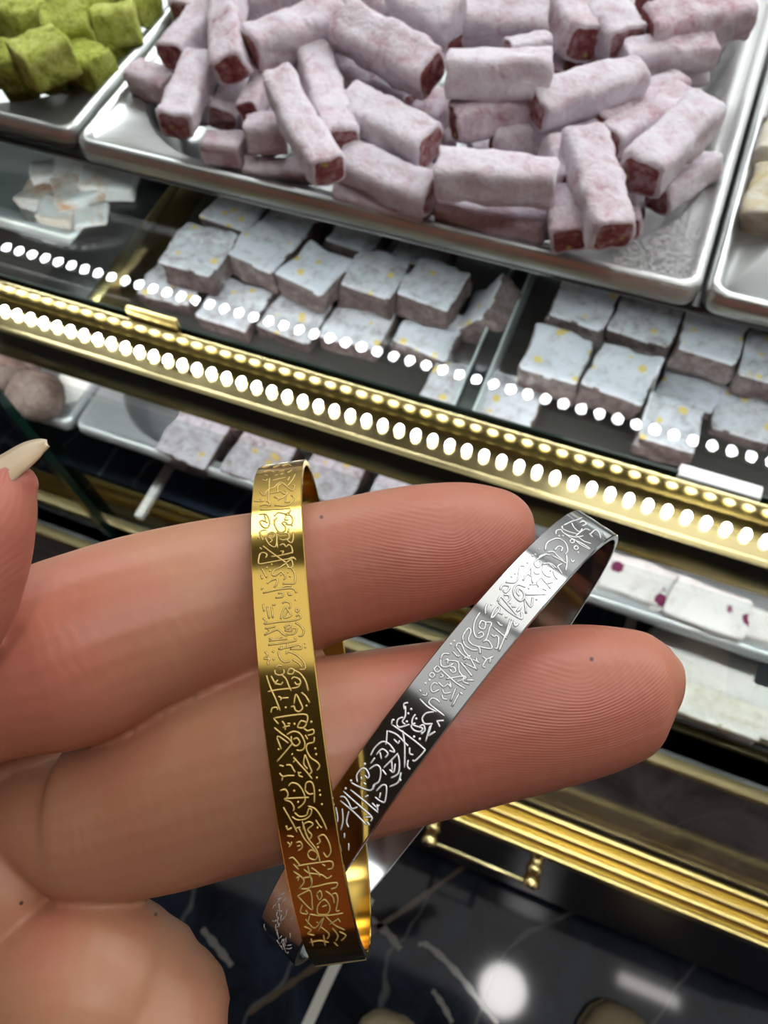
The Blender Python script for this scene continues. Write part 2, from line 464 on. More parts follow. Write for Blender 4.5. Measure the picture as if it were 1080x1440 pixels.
led_row(e, -.10, .60, .0094, -.0645, -.0757, .0031, MAT['led'], (.80, 1.08, .6))
# hidden strip under the lip of the upper trays, mirrored in the glass shelf
e = tag(empty('led_strip', (.18, .009, -.010)), 'white LED strip under the front lip of the upper trays, mirrored in the glass', 'LED light')
m = MB(); m.box(-.12, .56, .004, .0135, -.0135, -.0105); m.build('carrier', MAT['black'], e, sharp=.6)
led_row(e, -.115, .55, .0108, .009, -.0142, .0030, MAT['led_white'], (1.05, 1.3, .45))

# middle tier behind the glass
m = MB(); m.box(X0, X1, -.030, .32, -.165, -.155); m.box(X0, X1, -.034, -.030, -.167, -.150)
tag(m.build('shelf', MAT['dark_shelf'], smooth=False), 'dark shelf behind the glass carrying bins of nut delight squares', 'shelf')
e = tag(empty('bin_divider', (-.06, .13, -.155)), 'wide black bin divider with a brass strip down one side', 'divider')
m = MB(); m.box(-.088, -.047, -.02, .30, -.155, -.130, .001); m.build('box_body', MAT['black'], e, sharp=.6)
m = MB(); m.box(-.0465, -.037, -.022, .30, -.155, -.128, .0008); m.build('brass_strip', MAT['brass'], e, sharp=.6)
e = tag(empty('bin_divider', (.227, .13, -.155)), 'narrow dark bin divider with steel edges between the two bins of squares', 'divider')
m = MB(); m.box(.222, .233, -.024, .30, -.155, -.130, .001); m.build('plate', MAT['black'], e, sharp=.6)
m = MB(); m.box(.2205, .2218, -.026, .30, -.155, -.128); m.box(.2332, .2345, -.026, .30, -.155, -.128); m.build('steel_edge', MAT['steel_low'], e, sharp=.6)

# back panel, added case lamp, lower base
m = MB(); m.box(X0, X1, .32, .34, -1.09, -.045); tag(m.build('back_panel', MAT['black'], smooth=False), 'black back panel closing the display case', 'panel')
e = tag(empty('case_fill_lamp', (.15, -.05, -.1)), 'slim added fill lamp hidden under the brass rail, lighting the lower trays', 'LED light')  # unseen lamp added behind the fascia to brighten the lower tier
m = MB(); m.box(-.5, .85, -.0740, -.0600, -.0890, -.0860); m.build('housing', MAT['black'], e, sharp=.6)
m = MB(); m.box(-.5, .85, -.0725, -.0615, -.0905, -.0892); m.build('diffuser', MAT['case_fill'], e, sharp=.6)

BASE = -.352
m = MB(); m.box(X0, X1, -.100, .32, BASE - .02, BASE)
tag(m.build('base_slab', MAT['marble'], smooth=False), 'dark polished marble slab under the lower steel trays', 'counter base')
for (y, lab) in ((-.078, 'thin brass strip set in the marble slab below the lower trays'), (-.108, 'brass edge strip along the front of the marble slab')):
    m = MB(); m.box(X0, X1, y - .005, y + .004, BASE - .004, BASE + .004, .0008); tag(m.build('brass_strip', MAT['brass_dull'], sharp=.6), lab, 'trim')
for x, lab in ((-.052, 'white bar on the marble slab, under the tray of nut squares'), (.383, 'white bar on the marble slab, under the tray of fruit nougat')):
    m = MB(); m.box(x - .004, x + .004, -.068, .16, BASE, BASE + .008, .0015); tag(m.build('tray_support', MAT['white'], sharp=.6), lab, 'support bar')

# sloped front of the counter below the base
m = MB()
prof = [(-.104, BASE), (-.113, BASE - .006), (-.150, -.498), (-.150, -.52), (-.04, -.52), (-.04, BASE)]
m.loops([[(x, y, z) for (y, z) in prof] for x in (X0, X1)], True, True, True)
tag(m.build('front_panel', MAT['marble_panel'], smooth=False), 'sloping dark marble front with painted-in grey reflections, above the brass rail', 'panel')
# moulded brass rail
prof = []
ys = np.linspace(-.151, -.1875, 60)
for t, y in zip(np.linspace(0, 1, 60), ys):
    h = -.500 + .0035 * abs(math.sin(t * math.pi * 3.5)) ** .6 - .004 * t
    if .34 < t < .40 or .62 < t < .66: h -= .003
    prof.append((y, h))
prof += [(-.1885, -.508), (-.1885, -.524), (-.151, -.524)]
m = MB(); m.loops([[(x, y, z) for (y, z) in prof] for x in (X0, X1)], True, True, True)
tag(m.build('moulded_rail', MAT['brass_bright'], sharp=.9), 'ridged polished brass rail along the counter front', 'rail')
m = MB(); m.box(X0, X1, -.186, .32, -1.02, -.524); m.box(X0, X1, -.150, .32, -1.10, -1.02)
tag(m.build('drawer_front', MAT['black'], smooth=False), 'black drawer front under the ridged brass rail', 'drawer front')
# pull handle
e = tag(empty('pull_handle', (.328, -.19, -.512)), 'slim brass bar handle with two turned posts under the rail', 'handle')
for (a, b) in (((612, 1152), (604, 1184)), ((757, 1203), (746, 1243))):
    A, B = at(*a, -.512), at(*b, -.512)
    A = Vector((A.x, -.186, -.512)); B = Vector((B.x, -.2155, -.512))
    d = (B - A); pts = []; rr = []
    for t, r in ((0, .0078), (.08, .0080), (.16, .0060), (.3, .0055), (.42, .0074), (.55, .0078), (.66, .0058), (.74, .0072), (.9, .0082), (1.0, .0076), (1.06, .004)):
        pts.append(A + d * t); rr.append(r)
    m = MB(); m.tube(pts, rr, 14); m.build('post', MAT['brass'], e, sharp=.8)
A, B = at(604, 1180, -.512), at(746, 1238, -.512)
m = MB(); m.box(A.x - .003, B.x + .003, -.2150, -.2110, -.5145, -.5100, .001); m.build('bar', MAT['brass_dark'], e, sharp=.8)
# fine steel chain lying on the sloping front
m = MB()
for k in range(15):
    t = k / 14.0
    y = -.118 - .004 * t; z = 0
    px, py = 1020 + 66 * t, 1101 + 20 * t
    P = at(px, py, -.385)
    m.sphere((P.x, P.y, P.z), .0022, 8, 5, (1, .8, .6))
tag(m.build('bead_chain', MAT['steel']), 'short chain of small steel beads against the dark marble front', 'chain')

# sliding glass doors of the lower case
def door(x0, x1, y, lab):
    e = tag(empty('sliding_glass_door', ((x0 + x1) / 2, y, BASE)), lab, 'glass door')
    m = MB(); m.box(x0, x1, y - .002, y + .002, BASE + .004, -.1065); m.build('pane', MAT['glass_door'], e, smooth=False)
    m = MB(); m.box(x1, x1 + .007, y - .0032, y + .0032, BASE + .004, -.1065); m.build('edge', MAT['glass_green'], e, smooth=False)
door(-.60, -.068, -.0925, 'clear sliding glass door with a dark green edge beside the thumb')
door(-.075, .90, -.0855, 'clear sliding glass door in front of the fruit nougat')

# floor inlays and veins seen past the hand
e = floor
def ribbon(name, pxs, wd, mat, z=FLOOR_Z):
    pts = [at(x, y, z) for x, y in pxs]; L = []; R = []
    out = []
    for i in range(len(pts) - 1):
        for k in range(6):
            t = k / 6; p0 = pts[max(i - 1, 0)]; p1 = pts[i]; p2 = pts[i + 1]; p3 = pts[min(i + 2, len(pts) - 1)]
            out.append(.5 * ((2 * p1) + (p2 - p0) * t + (2 * p0 - 5 * p1 + 4 * p2 - p3) * t * t + (3 * p1 - p0 - 3 * p2 + p3) * t ** 3))
    out.append(pts[-1])
    n = len(out); v = []
    for i, p in enumerate(out):
        d = (out[min(i + 1, n - 1)] - out[max(i - 1, 0)]).normalized(); s = Vector((-d.y, d.x, 0))
        ww = wd * (0.35 + 0.65 * math.sin(math.pi * min(1, max(0, (i + 1) / (n + 1)))) ** .5) * (1 + .25 * math.sin(i * 1.7)) / 2 if wd < .012 else wd / 2
        v += [p + s * ww + Vector((0, 0, .0006)), p - s * ww + Vector((0, 0, .0006))]
    f = [(2 * i, 2 * i + 1, 2 * i + 3, 2 * i + 2) for i in range(n - 1)]
    return mesh_obj(name, v, f, mat, floor, True)
MAT['vein'] = simple('pale_marble_vein', (0.20, 0.20, 0.19), 0.12)
MAT['vein_brown'] = simple('brown_marble_vein', (0.10, 0.075, 0.05), 0.12)
MAT['inlay'] = simple('white_floor_inlay', (0.75, 0.77, 0.70), 0.15)
ribbon('floor_inlay', [(520, 1262), (470, 1360), (432, 1442), (395, 1520)], .016, MAT['inlay'])
ribbon('marble_vein', [(520, 1292), (545, 1312), (563, 1335)], .011, MAT['vein'])
ribbon('marble_vein', [(588, 1328), (604, 1331), (640, 1365), (672, 1405), (700, 1440)], .009, MAT['vein'])
ribbon('marble_vein', [(284, 1306), (304, 1330), (326, 1358)], .011, MAT['vein'])
ribbon('marble_vein', [(608, 1392), (622, 1412), (636, 1438)], .008, MAT['vein'])
ribbon('marble_vein', [(350, 1425), (395, 1393), (440, 1362), (560, 1285), (660, 1213)], .0095, MAT['vein_brown'])

# ------------------------------------------------------------------ steel trays
def rrect(x0, x1, y0, y1, r, z, n=10):
    r = min(r, (x1 - x0) / 2 - 1e-4, (y1 - y0) / 2 - 1e-4); pts = []
    for cxx, cyy, a0 in ((x1 - r, y1 - r, 0), (x0 + r, y1 - r, 90), (x0 + r, y0 + r, 180), (x1 - r, y0 + r, 270)):
        for k in range(n + 1):
            a = math.radians(a0 + 90 * k / n); pts.append(Vector((cxx + r * math.cos(a), cyy + r * math.sin(a), z)))
    return pts


def tray(x0, x1, y0, y1, z, label, mat, depth=.036, rr=.066, ins=.012, group=None):
    L = []
    for o, dz, r in ((.0034, -.0070, .007), (.0008, -.0090, .008), (0, -.0050, .009), (.0004, .0000, .009), (.0020, .0026, .008), (.0046, .0026, .007), (.0066, .0006, .006), (.0078, -.0014, .0055)):
        L.append(rrect(x0 + o, x1 - o, y0 + o, y1 - o, r, z + dz))
    a = ins
    for o, dz, r in ((a - .0015, -.0016, rr + .004), (a, -.0020, rr), (a + .0016, -.0040, rr - .001), (a + .0035, -.012, rr - .003), (a + .008, -depth + .006, rr - .006), (a + .013, -depth + .001, rr - .010), (a + .024, -depth, rr - .018)):
        L.append(rrect(x0 + o, x1 - o, y0 + o, y1 - o, r, z + dz))
    m = MB(); m.loops(L, True, False, True)
    e = tag(empty('serving_tray', ((x0 + x1) / 2, (y0 + y1) / 2, z - depth)), label, 'tray', group)
    o = m.build('pan', mat, e, sharp=2.5)
    s = o.modifiers.new('thickness', 'SOLIDIFY'); s.thickness = .0007; s.offset = -1
    return e


tray(-.344, -.0035, .005, .27, 0, 'steel tray heaped with green pistachio delight', MAT['steel'])
tray(.0, .331, .0, .265, 0, 'steel tray heaped with pink powdered delight sticks', MAT['steel_dusty'], rr=.062, ins=.0125)
tray(.3325, .67, .0, .265, 0, 'steel tray with cream delight beside the pink sticks', MAT['steel'], rr=.06, ins=.016)
# carriers of the upper trays
m = MB(); m.box(X0, X1, .035, .262, -.0465, -.0376)
tag(m.build('tray_rack', MAT['black'], smooth=False), 'dark rack under the upper steel trays', 'rack')
tray(-.43, -.093, -.048, .21, -.25, 'lower steel tray holding round cocoa-dusted balls', MAT['steel_low'], depth=.04, group=None)
tray(-.09, .245, -.046, .21, -.25, 'lower steel tray holding squares with yellow nuts, above the index finger', MAT['steel_low'], depth=.04)
tray(.249, .585, -.046, .21, -.25, 'lower steel tray holding white fruit nougat, by the silver bangle', MAT['steel_low'], depth=.04)
tray(-.30, -.0885, .045, .26, -.134, 'small steel tray of orange-and-white nougat behind the glass', MAT['steel_low'], depth=.02, rr=.045, ins=.008)
tray(.40, .70, -.062, .10, -.318, 'low steel tray of pale nougat beside the middle fingertip', MAT['steel_low'], depth=.028, rr=.03, ins=.008)

# ------------------------------------------------------------------ sweets
rng = random.Random(7)


def stick(p1, p2, wpx, z, lab, z2=None, end=1, name='delight_stick', mats=None, group='pink delight sticks in the upper tray', hr=.86, cat='sweet'):
    """Rolled stick between two seen end points at height z (z2: height of the far end); end 1: cut face shows at p1."""
    A = at(p1[0], p1[1], z); B = at(p2[0], p2[1], z if z2 is None else z2)
    c = (A + B) / 2; L = (B - A).length; wd = wpx * 1.06 * depth_of(c) / F; h = wd * hr
    d = (B - A).normalized(); up = Vector((0, 0, 1)); s = up.cross(d).normalized(); u = d.cross(s)
    rot = Matrix((d, s, u)).transposed()
    roll = rng.uniform(-.35, .35); seed = rng.uniform(0, 100)
    n = 28; nl = 16; V = []; Fc = []; MI = []
    bow = rng.uniform(-.04, .04); tap = rng.uniform(.9, 1.08)
    rings = [(-.5, .80), (-.490, .95)] + [(-.47 + .94 * i / nl, 1.0) for i in range(nl + 1)] + [(.490, .95), (.5, .80)]
    for t, k in rings:
        for i in range(n):
            a = 2 * math.pi * i / n
            ca, sa = math.cos(a), math.sin(a); q = (abs(ca) ** 7 + abs(sa) ** 7) ** (-1 / 7)
            y = ca * q * wd / 2 * k * (1 + (tap - 1) * (t + .5)); zz = sa * q * h / 2 * k
            yy = y * math.cos(roll) - zz * math.sin(roll); z3 = y * math.sin(roll) + zz * math.cos(roll)
            p = Vector((t * L, yy + bow * L * (4 * t * t - 1) * .5, z3))
            nz = noise.noise(Vector((p.x * 90 + seed, p.y * 90, p.z * 90))) * .10 + noise.noise(Vector((p.x * 230 + seed, p.y * 230, p.z * 230))) * .055
            r = Vector((0, p.y, p.z)); p = p + r * nz * 1.6 + Vector((noise.noise(Vector((seed, p.y * 150, p.z * 150))) * .0016 * (1 if abs(t) > .45 else 0), 0, 0))
            V.append(p)
    for a in range(len(rings) - 1):
        for i in range(n):
            j = (i + 1) % n; Fc.append((a * n + i, a * n + j, (a + 1) * n + j, (a + 1) * n + i)); MI.append(0)
    V.append(Vector((-.494 * L, 0, 0))); V.append(Vector((.494 * L, 0, 0)))
    for i in range(n):
        j = (i + 1) % n; Fc.append((len(V) - 2, j, i)); MI.append(1 if ('red' in lab or 'nut' in lab or 'hollow' in lab or 'end' in lab) else 0); b = (len(rings) - 1) * n; Fc.append((len(V) - 1, b + i, b + j)); MI.append(0)
    base = c - Vector((0, 0, h / 2))
    o = mesh_obj(name, [rot @ v + c for v in V], Fc, mats or [MAT['stick'], MAT['stick_end']], None, True, base, MI)
    tag(o, lab, cat, group); return o


S = 'pink powdered delight stick '
lo, mi, hi = .004, .019, .032
STICKS = [
    ((242, 82), (300, 14), 46, mi, 'slanting along the inner wall next to the green sweets'),
    ((258, 22), (292, -30), 42, lo, 'half out of frame in the corner by the green sweets'),
    ((325, 98), (322, -25), 46, hi, 'standing lengthwise, pitted face up, beside the slanting corner stick'),
    ((190, 108), (243, 128), 42, lo, 'short and hollow-ended, outermost by the bare tray corner'),
    ((246, 178), (284, 86), 46, mi, 'with rounded red tip by the bare tray corner'),
    ((312, 170), (338, 118), 42, lo, 'tucked in shade beside the red-tipped corner stick'),
    ((350, 158), (376, 112), 34, mi, 'small, pale nut in its end, under the steep one'),
    ((347, 190), (402, 186), 46, mi - .004, 'lying with dark red hollow end, under the steep stick'),
    ((463, 242), (391, 112), 48, hi + .006, 'steep and long, on top of the heap near the bare corner'),
    ((482, 200), (430, 52), 48, mi + .006, 'long and parallel behind the steep top stick'),
    ((352, 72), (478, 24), 60, hi, 'broad with torn red end, across the upper heap'),
    ((290, 208), (345, 213), 42, lo, 'short, at the tray front below the hollow-ended stick'),
    ((345, 236), (440, 243), 30, lo - .004, 'thin, flat on the tray front under the steep stick'),
    ((345, 8), (440, -6), 44, mi, 'cut by the frame top above the broad torn stick'),
    ((608, 104), (482, 38), 58, hi + .004, 'thick, slanting down to the level red-ended one'),
    ((640, 68), (520, 0), 46, mi, 'long, behind and parallel to the thick slanting one'),
    ((468, 92), (530, 132), 56, lo + .004, 'half buried below the thick slanting one'),
    ((605, 208), (488, 150), 60, mi + .004, 'broad, sloping beside the long parallel pair'),
    ((578, 146), (528, 122), 38, lo + .008, 'small, in the gap under the thick slanting one'),
    ((580, 190), (625, 142), 46, lo + .004, 'pale, standing in the gap left of the small red-ended block'),
    ((608, 276), (484, 222), 50, mi - .003, 'sloping just behind the tray front rim'),
    ((600, 302), (476, 266), 38, lo - .002, 'flat along the tray front rim, half hidden'),
    ((627, 103), (775, 104), 60, hi + .006, 'level with a dark red end, middle of the heap'),
    ((640, 28), (772, 34), 56, mi + .006, 'showing a square red face with yellow nuts, upper middle'),
    ((714, 72), (772, 60), 30, hi, 'small with bright red end, resting on the level one'),
    ((637, 172), (745, 148), 50, mi + .004, 'with wine-red square end, just under the level one'),
    ((752, 156), (900, 108), 54, hi - .002, 'long with brownish end, slanting up to the far side'),
    ((1005, 70), (876, 82), 42, mi + .008, 'thin with one yellow-rimmed end, below the pale upper corner stick'),
    ((908, 44), (1052, 18), 58, hi, 'broad and pale in the upper corner by the bare tray wall'),
    ((822, 62), (772, -8), 58, mi + .008, 'dark-tipped, pointing down at the long brownish-ended one'),
    ((882, 64), (832, 0), 58, hi - .004, 'with a yellow crumb on it, beside the dark-tipped one'),
    ((806, 98), (850, 70), 42, lo + .006, 'white and short, under the dark-tipped pair'),
    ((772, 112), (782, 66), 36, lo + .004, 'bluish white, behind the end of the level one'),
    ((900, 118), (985, 92), 46, lo + .010, 'grey, end of a row under the thin yellow-rimmed one'),
    ((842, 178), (955, 118), 40, mi, 'mauve, first of three slanting side by side at the tray side'),
    ((855, 200), (965, 138), 44, mi + .002, 'whitish, second of three slanting side by side at the tray side'),
    ((900, 250), (990, 158), 64, hi - .002, 'thick with a red nut-studded end, last of three slanting ones'),
    ((614, 244), (782, 256), 60, mi + .010, 'large and rough, lying level near the tray front'),
    ((690, 196), (850, 182), 50, lo + .008, 'white and broad, behind the large rough level one'),
    ((864, 332), (818, 196), 58, hi - .002, 'leaning to the tray front with red nutty lower end'),
    ((806, 262), (782, 204), 46, mi, 'short, wedged between the rough level one and the leaning one'),
    ((800, 338), (798, 272), 50, mi - .002, 'upright with hollow red end at the tray front rim'),
    ((615, 286), (768, 318), 48, lo, 'flat along the tray front under the large rough one'),
    ((640, 270), (770, 288), 40, lo + .004, 'shaded, squeezed beneath the large rough level one'),
    ((880, 326), (862, 232), 40, lo + .004, 'pale, half hidden behind the leaning red-ended one'),
    ((922, 280), (996, 232), 44, lo, 'dusty grey, low beside the tray side wall'),
    ((560, -8), (640, 34), 50, hi, 'cut by the frame top above the long parallel pair'),
    ((478, -2), (530, 8), 34, mi, 'short with deep red end at the frame top'),
    ((905, 4), (960, -14), 44, mi, 'cut by the frame top beside the pale corner one'),
    ((700, -14), (770, 4), 44, mi, 'cut by the frame top behind the square red face'),
    ((444, 92), (474, 66), 40, lo + .008, 'small pale lump under the broad torn one'),
]
for (a, b, wpx, z, lab) in STICKS:
    stick(a, b, wpx, z, S + lab)
# bottom layer glimpsed through the gaps
FILL = [((300, 140), (240, 150)), ((300, 60), (360, 110)), ((420, 130), (360, 200)), ((430, 220), (520, 230)), ((520, 60), (470, 150)), ((560, 210), (640, 200)), ((660, 130), (740, 120)),
        ((700, 250), (760, 200)), ((720, 160), (800, 150)), ((820, 130), (890, 90)), ((840, 260), (880, 180)), ((920, 130), (980, 180)), ((740, 50), (830, 20)), ((620, 60), (700, 70)), ((880, 20), (960, 30)),
        ((560, 240), (640, 280)), ((700, 300), (780, 310)), ((400, 40), (340, 40)), ((590, 20), (540, 60)), ((660, 220), (720, 210)), ((940, 90), (1000, 60)), ((830, 300), (900, 290))]
for a, b in FILL:
    stick(a, b, 50, -.014, 'pink powdered delight stick of the bottom layer, glimpsed between the upper ones')

# green pistachio pieces
for (x, y, wpx, z, lab) in ((28, 28, 66, .012, 'near the frame edge, back row'), (98, 42, 66, .014, 'middle of the back row'), (165, 34, 60, .010, 'beside the tray rim by the pink sticks'), (62, 82, 70, .020, 'topmost, middle of the heap'),
                            (122, 92, 60, .006, 'front slope, next to the tray rim'), (10, 92, 60, .012, 'front row at the frame edge'), (192, 4, 50, .006, 'in the far corner of the rim'), (130, 6, 56, .012, 'at the frame top, inner side'),
                            (62, 0, 60, .014, 'at the frame top, middle'), (158, 66, 44, .0, 'small, sliding down to the steel rim'), (30, 116, 44, .0, 'small, lowest by the front rim'), (78, 112, 40, -.002, 'flat, lowest under the topmost piece')):
    a = rng.uniform(-.5, .5); dx, dy = wpx * .5 * math.cos(a), wpx * .5 * math.sin(a)
    stick((x - dx, y + dy), (x + dx, y - dy), wpx * .86, z, 'green pistachio-coated delight ' + lab, name='pistachio_delight', mats=[MAT['green'], MAT['green']], group='green pistachio sweets', hr=.9)
# cream sweets in the next tray
for (a, b, wpx, lab) in (((1068, 318), (1092, 245), 50, 'with yellow lower side against the tray wall'), ((1082, 230), (1110, 160), 48, 'above the yellow-sided one at the frame edge')):
    stick(a, b, wpx, .004, 'cream delight ' + lab, name='cream_delight', mats=[MAT['cream'], MAT['cream']], group='cream sweets')


def square(c, wpx, z, rot, lab, mats=None, h=.021, name='delight_square', group='nut delight squares behind the glass', tilt=(0, 0), asp=1.0, cat='sweet'):
    P = at(c[0], c[1], z); s = wpx * depth_of(P) / F; seed = rng.uniform(0, 100)
    bm = bmesh.new(); bmesh.ops.create_cube(bm, size=1)
    bmesh.ops.scale(bm, vec=(s, s * asp, h), verts=bm.verts)
    bmesh.ops.bevel(bm, geom=bm.edges[:], offset=.0026, segments=3, affect='EDGES', profile=.5)
    bmesh.ops.subdivide_edges(bm, edges=[e for e in bm.edges if e.calc_length() > .008], cuts=6, use_grid_fill=True)
    R = Matrix.Rotation(rot, 3, 'Z') @ Matrix.Rotation(tilt[0], 3, 'X') @ Matrix.Rotation(tilt[1], 3, 'Y')
    for v in bm.verts:
        p = v.co
        k = noise.noise(Vector((p.x * 60 + seed, p.y * 60, p.z * 60))) * .0024 + noise.noise(Vector((p.x * 200 + seed, p.y * 200, p.z * 200))) * .0010
        v.co = p + Vector((p.x / s * k * 2, p.y / s * k * 2, (1 if p.z > 0 else -1) * k * .8))
    bm.normal_update()
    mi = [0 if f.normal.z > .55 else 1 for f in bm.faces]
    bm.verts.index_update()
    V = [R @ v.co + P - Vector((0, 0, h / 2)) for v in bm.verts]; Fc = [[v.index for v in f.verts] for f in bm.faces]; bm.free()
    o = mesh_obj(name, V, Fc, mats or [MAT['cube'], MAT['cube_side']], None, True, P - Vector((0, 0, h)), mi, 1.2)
    tag(o, lab, cat, group); return o


Q = 'powdered nut delight square '
zt = -.120
rA = math.radians(4)
for (c, wpx, z, r, lab) in (
        ((280, 348), 88, zt, .06, 'large, first by the brass strip of the wide divider'), ((372, 344), 84, zt - .001, -.10, 'second from the brass strip, nut on its lower corner'),
        ((444, 374), 80, zt + .001, -.14, 'third from the brass strip, three nut flecks'), ((528, 382), 80, zt, .02, 'fourth from the brass strip, bare on top'), ((610, 396), 82, zt + .001, -.03, 'fifth, atop a slumped stack before the narrow divider'),
        ((335, 290), 78, zt - .003, .0, 'second row under the tray lip, behind the large first one'), ((412, 302), 78, zt - .004, -.05, 'second row under the tray lip, behind the second one'),
        ((505, 322), 74, zt - .004, .0, 'second row under the tray lip, brown edge up'), ((600, 345), 78, zt - .006, .05, 'second row under the tray lip, nearest the narrow divider'),
        ((246, 392), 80, zt - .0235, .15, 'low, under the large first one at the brass strip'), ((505, 452), 86, zt - .0235, .05, 'lower layer below the fourth one, layered dark front'), ((606, 462), 84, zt - .0235, -.04, 'lower layer below the fifth one'),
        ((415, 440), 84, zt - .024, .0, 'lower layer in shade under the third one'), ((330, 425), 84, zt - .024, .03, 'lower layer in shade under the second one')):
    square(c, wpx, z, r - .08, Q + lab)
square((690, 424), 78, zt - .008, -.1, Q + 'tipped on its side against the narrow divider', tilt=(.1, -.95))
for (c, wpx, z, r, lab) in (
        ((822, 424), 84, zt, -.03, 'back row, first past the narrow divider'), ((910, 446), 86, zt - .001, -.05, 'back row, second past the narrow divider'), ((1003, 470), 86, zt + .001, .0, 'back row, third past the narrow divider'),
        ((1090, 505), 86, zt, .05, 'cut by the frame side, end of the back row'), ((784, 496), 88, zt, .02, 'front row beside the narrow divider, plain top'), ((874, 522), 88, zt + .001, -.04, 'front row with two brown nuts on top'),
        ((946, 592), 84, zt - .004, .05, 'alone in front, half under the row of mirrored lights'), ((975, 535), 84, zt - .026, .0, 'low and dark in the gap behind the lone front one'), ((1050, 580), 84, zt - .026, .05, 'low, dark, by the frame side'),
        ((720, 560), 84, zt - .026, .05, 'low and dim below the plain front one'), ((640, 540), 84, zt - .026, .05, 'low and dim under the mirrored lights, before the narrow divider')):
    square(c, wpx, z, r - .06, Q + lab)
# orange nougat chunks in the small tray
for (c, wpx, z, r, lab) in (((150, 240), 80, -.118, .3, 'peach, at the back by the black divider'), ((108, 258), 74, -.121, .8, 'orange-striped, middle of the small tray'), ((78, 292), 56, -.126, .2, 'white, at the tray front'), ((128, 300), 50, -.127, .5, 'white with orange foot, by the black divider'),
                            ((52, 268), 56, -.128, .1, 'powder-white, beside the bare tray wall'), ((112, 222), 72, -.120, .45, 'streaked peach, behind the orange-striped one'), ((66, 236), 52, -.126, .6, 'small and pale, behind the powder-white one'), ((172, 205), 52, -.122, .2, 'pinkish, under the upper tray corner')):
    square(c, wpx, z, r, 'orange-and-white nougat chunk ' + lab, [MAT['nougat_orange'], MAT['nougat_orange']], .024, 'nougat_chunk', 'orange nougat chunks', (rng.uniform(-.12, .12), rng.uniform(-.12, .12)), .85)
# lower tray squares
for (c, wpx, lab) in (((272, 612), 84, 'first from the bare corner'), ((366, 640), 84, 'second from the bare corner'), ((466, 668), 84, 'third, just above the gold bangle'), ((560, 700), 84, 'fourth one, behind the index finger'), ((320, 560), 84, 'behind, hidden by the brass rail')):
    square(c, wpx, -.244, -.06, 'yellow-nutted delight square in the lower tray, ' + lab, None, .024, 'delight_square', 'nut squares in the lower tray')
# cocoa balls
for (c, r, lab) in (((50, 556), 39, 'larger and whole, against the tray rim'), ((6, 525), 42, 'cut by the frame edge behind the whole one'), ((30, 505), 30, 'small, peeping under the brass rail')):
    P = at(c[0], c[1], -.235); R = r * depth_of(P) / F
    bm = bmesh.new(); bmesh.ops.create_icosphere(bm, subdivisions=4, radius=R); sd = rng.uniform(0, 50)
    for v in bm.verts:
        k = noise.noise(v.co * 45 + Vector((sd, 0, 0))) * .10 + noise.noise(v.co * 130) * .04 - .10 * max(0, 1 - abs(v.co.x * .8 + v.co.y * .5) / (R * .12)) * .5
        v.co = v.co * (1 + k); v.co.z *= .92
    bm.verts.index_update(); V = [v.co + P for v in bm.verts]; Fc = [[v.index for v in f.verts] for f in bm.faces]; bm.free()
    tag(mesh_obj('cocoa_ball', V, Fc, MAT['ball']), 'brown cocoa-dusted ball ' + lab, 'sweet', 'cocoa balls')
square((103, 540), 44, -.246, .5, 'white nougat lump between the cocoa ball and the tray rim', [MAT['nougat_white'], MAT['nougat_white']], .02, 'nougat_lump', None, (.2, .2))
# fruit nougat by the silver bangle
for (c, wpx, z, r, a, lab) in (((905, 815), 120, -.243, .0, .5, 'mauve, back row with an orange fruit piece'), ((1000, 852), 110, -.238, -.05, .6, 'bright white, studded with purple fruit'), ((868, 812), 70, -.25, .2, .7, 'grey-pink, close to the silver bangle'),
                               ((955, 850), 76, -.247, .1, .45, 'shiny white, on the tray front rim'), ((1075, 878), 70, -.240, .0, .7, 'purple-spotted, cut by the frame side')):
    square(c, wpx, z, r, 'white fruit nougat slab ' + lab, [MAT['nougat'], MAT['nougat']], .024, 'nougat_slab', 'fruit nougat slabs', (0, 0), a)
for (c, wpx, r, a, lab) in (((1000, 975), 150, -.03, .55, 'next to the middle fingertip'), ((1120, 1015), 130, .0, .6, 'at the frame side'), ((985, 930), 150, -.02, .4, 'behind the fingertip, half hidden')):
    square(c, wpx, -.300, r, 'pale pistachio nougat slab ' + lab, [MAT['nougat_white'], MAT['nougat_white']], .016, 'nougat_slab', 'pale nougat slabs', (0, 0), a)

# ------------------------------------------------------------------ shoes of the person holding the bangles
def shoe(tip, yaw, lab):
    T = at(tip[0], tip[1], FLOOR_Z + .045); e = tag(empty('shoe', (T.x, T.y - .12, FLOOR_Z)), lab, 'shoe', 'shoes on the marble floor')
    d = Vector((math.sin(yaw), math.cos(yaw), 0)); s = Vector((d.y, -d.x, 0)); L = []; L2 = []
    for t, wd, h in ((0, .012, .030), (.006, .028, .046), (.02, .041, .056), (.045, .049, .060), (.08, .052, .066), (.12, .049, .080), (.16, .045, .092), (.2, .042, .095), (.24, .040, .092), (.27, .030, .085), (.278, .012, .07)):
        c = Vector((T.x, T.y, FLOOR_Z + .012)) - d * t
        L.append([c + s * (wd * math.copysign(abs(math.cos(a)) ** .8, math.cos(a))) + Vector((0, 0, (h - .012) * .5 * (1 + math.copysign(abs(math.sin(a)) ** .8, math.sin(a))))) for a in [2 * math.pi * k / 20 for k in range(20)]])
        L2.append([c + s * ((wd + .003) * q) + Vector((0, 0, zz)) for q, zz in ((1, 0.004), (-1, 0.004), (-1, -.0118), (1, -.0118))])
    m = MB(); m.loops(L, True, True, True); m.build('upper', MAT['leather'], e, sharp=2)
    m = MB(); m.loops(L2, True, True, True); m.build('sole', MAT['sole'], e, sharp=.8)
shoe((883, 1416), .05, 'olive-tan shoe toe on the marble, by the short bar reflection')
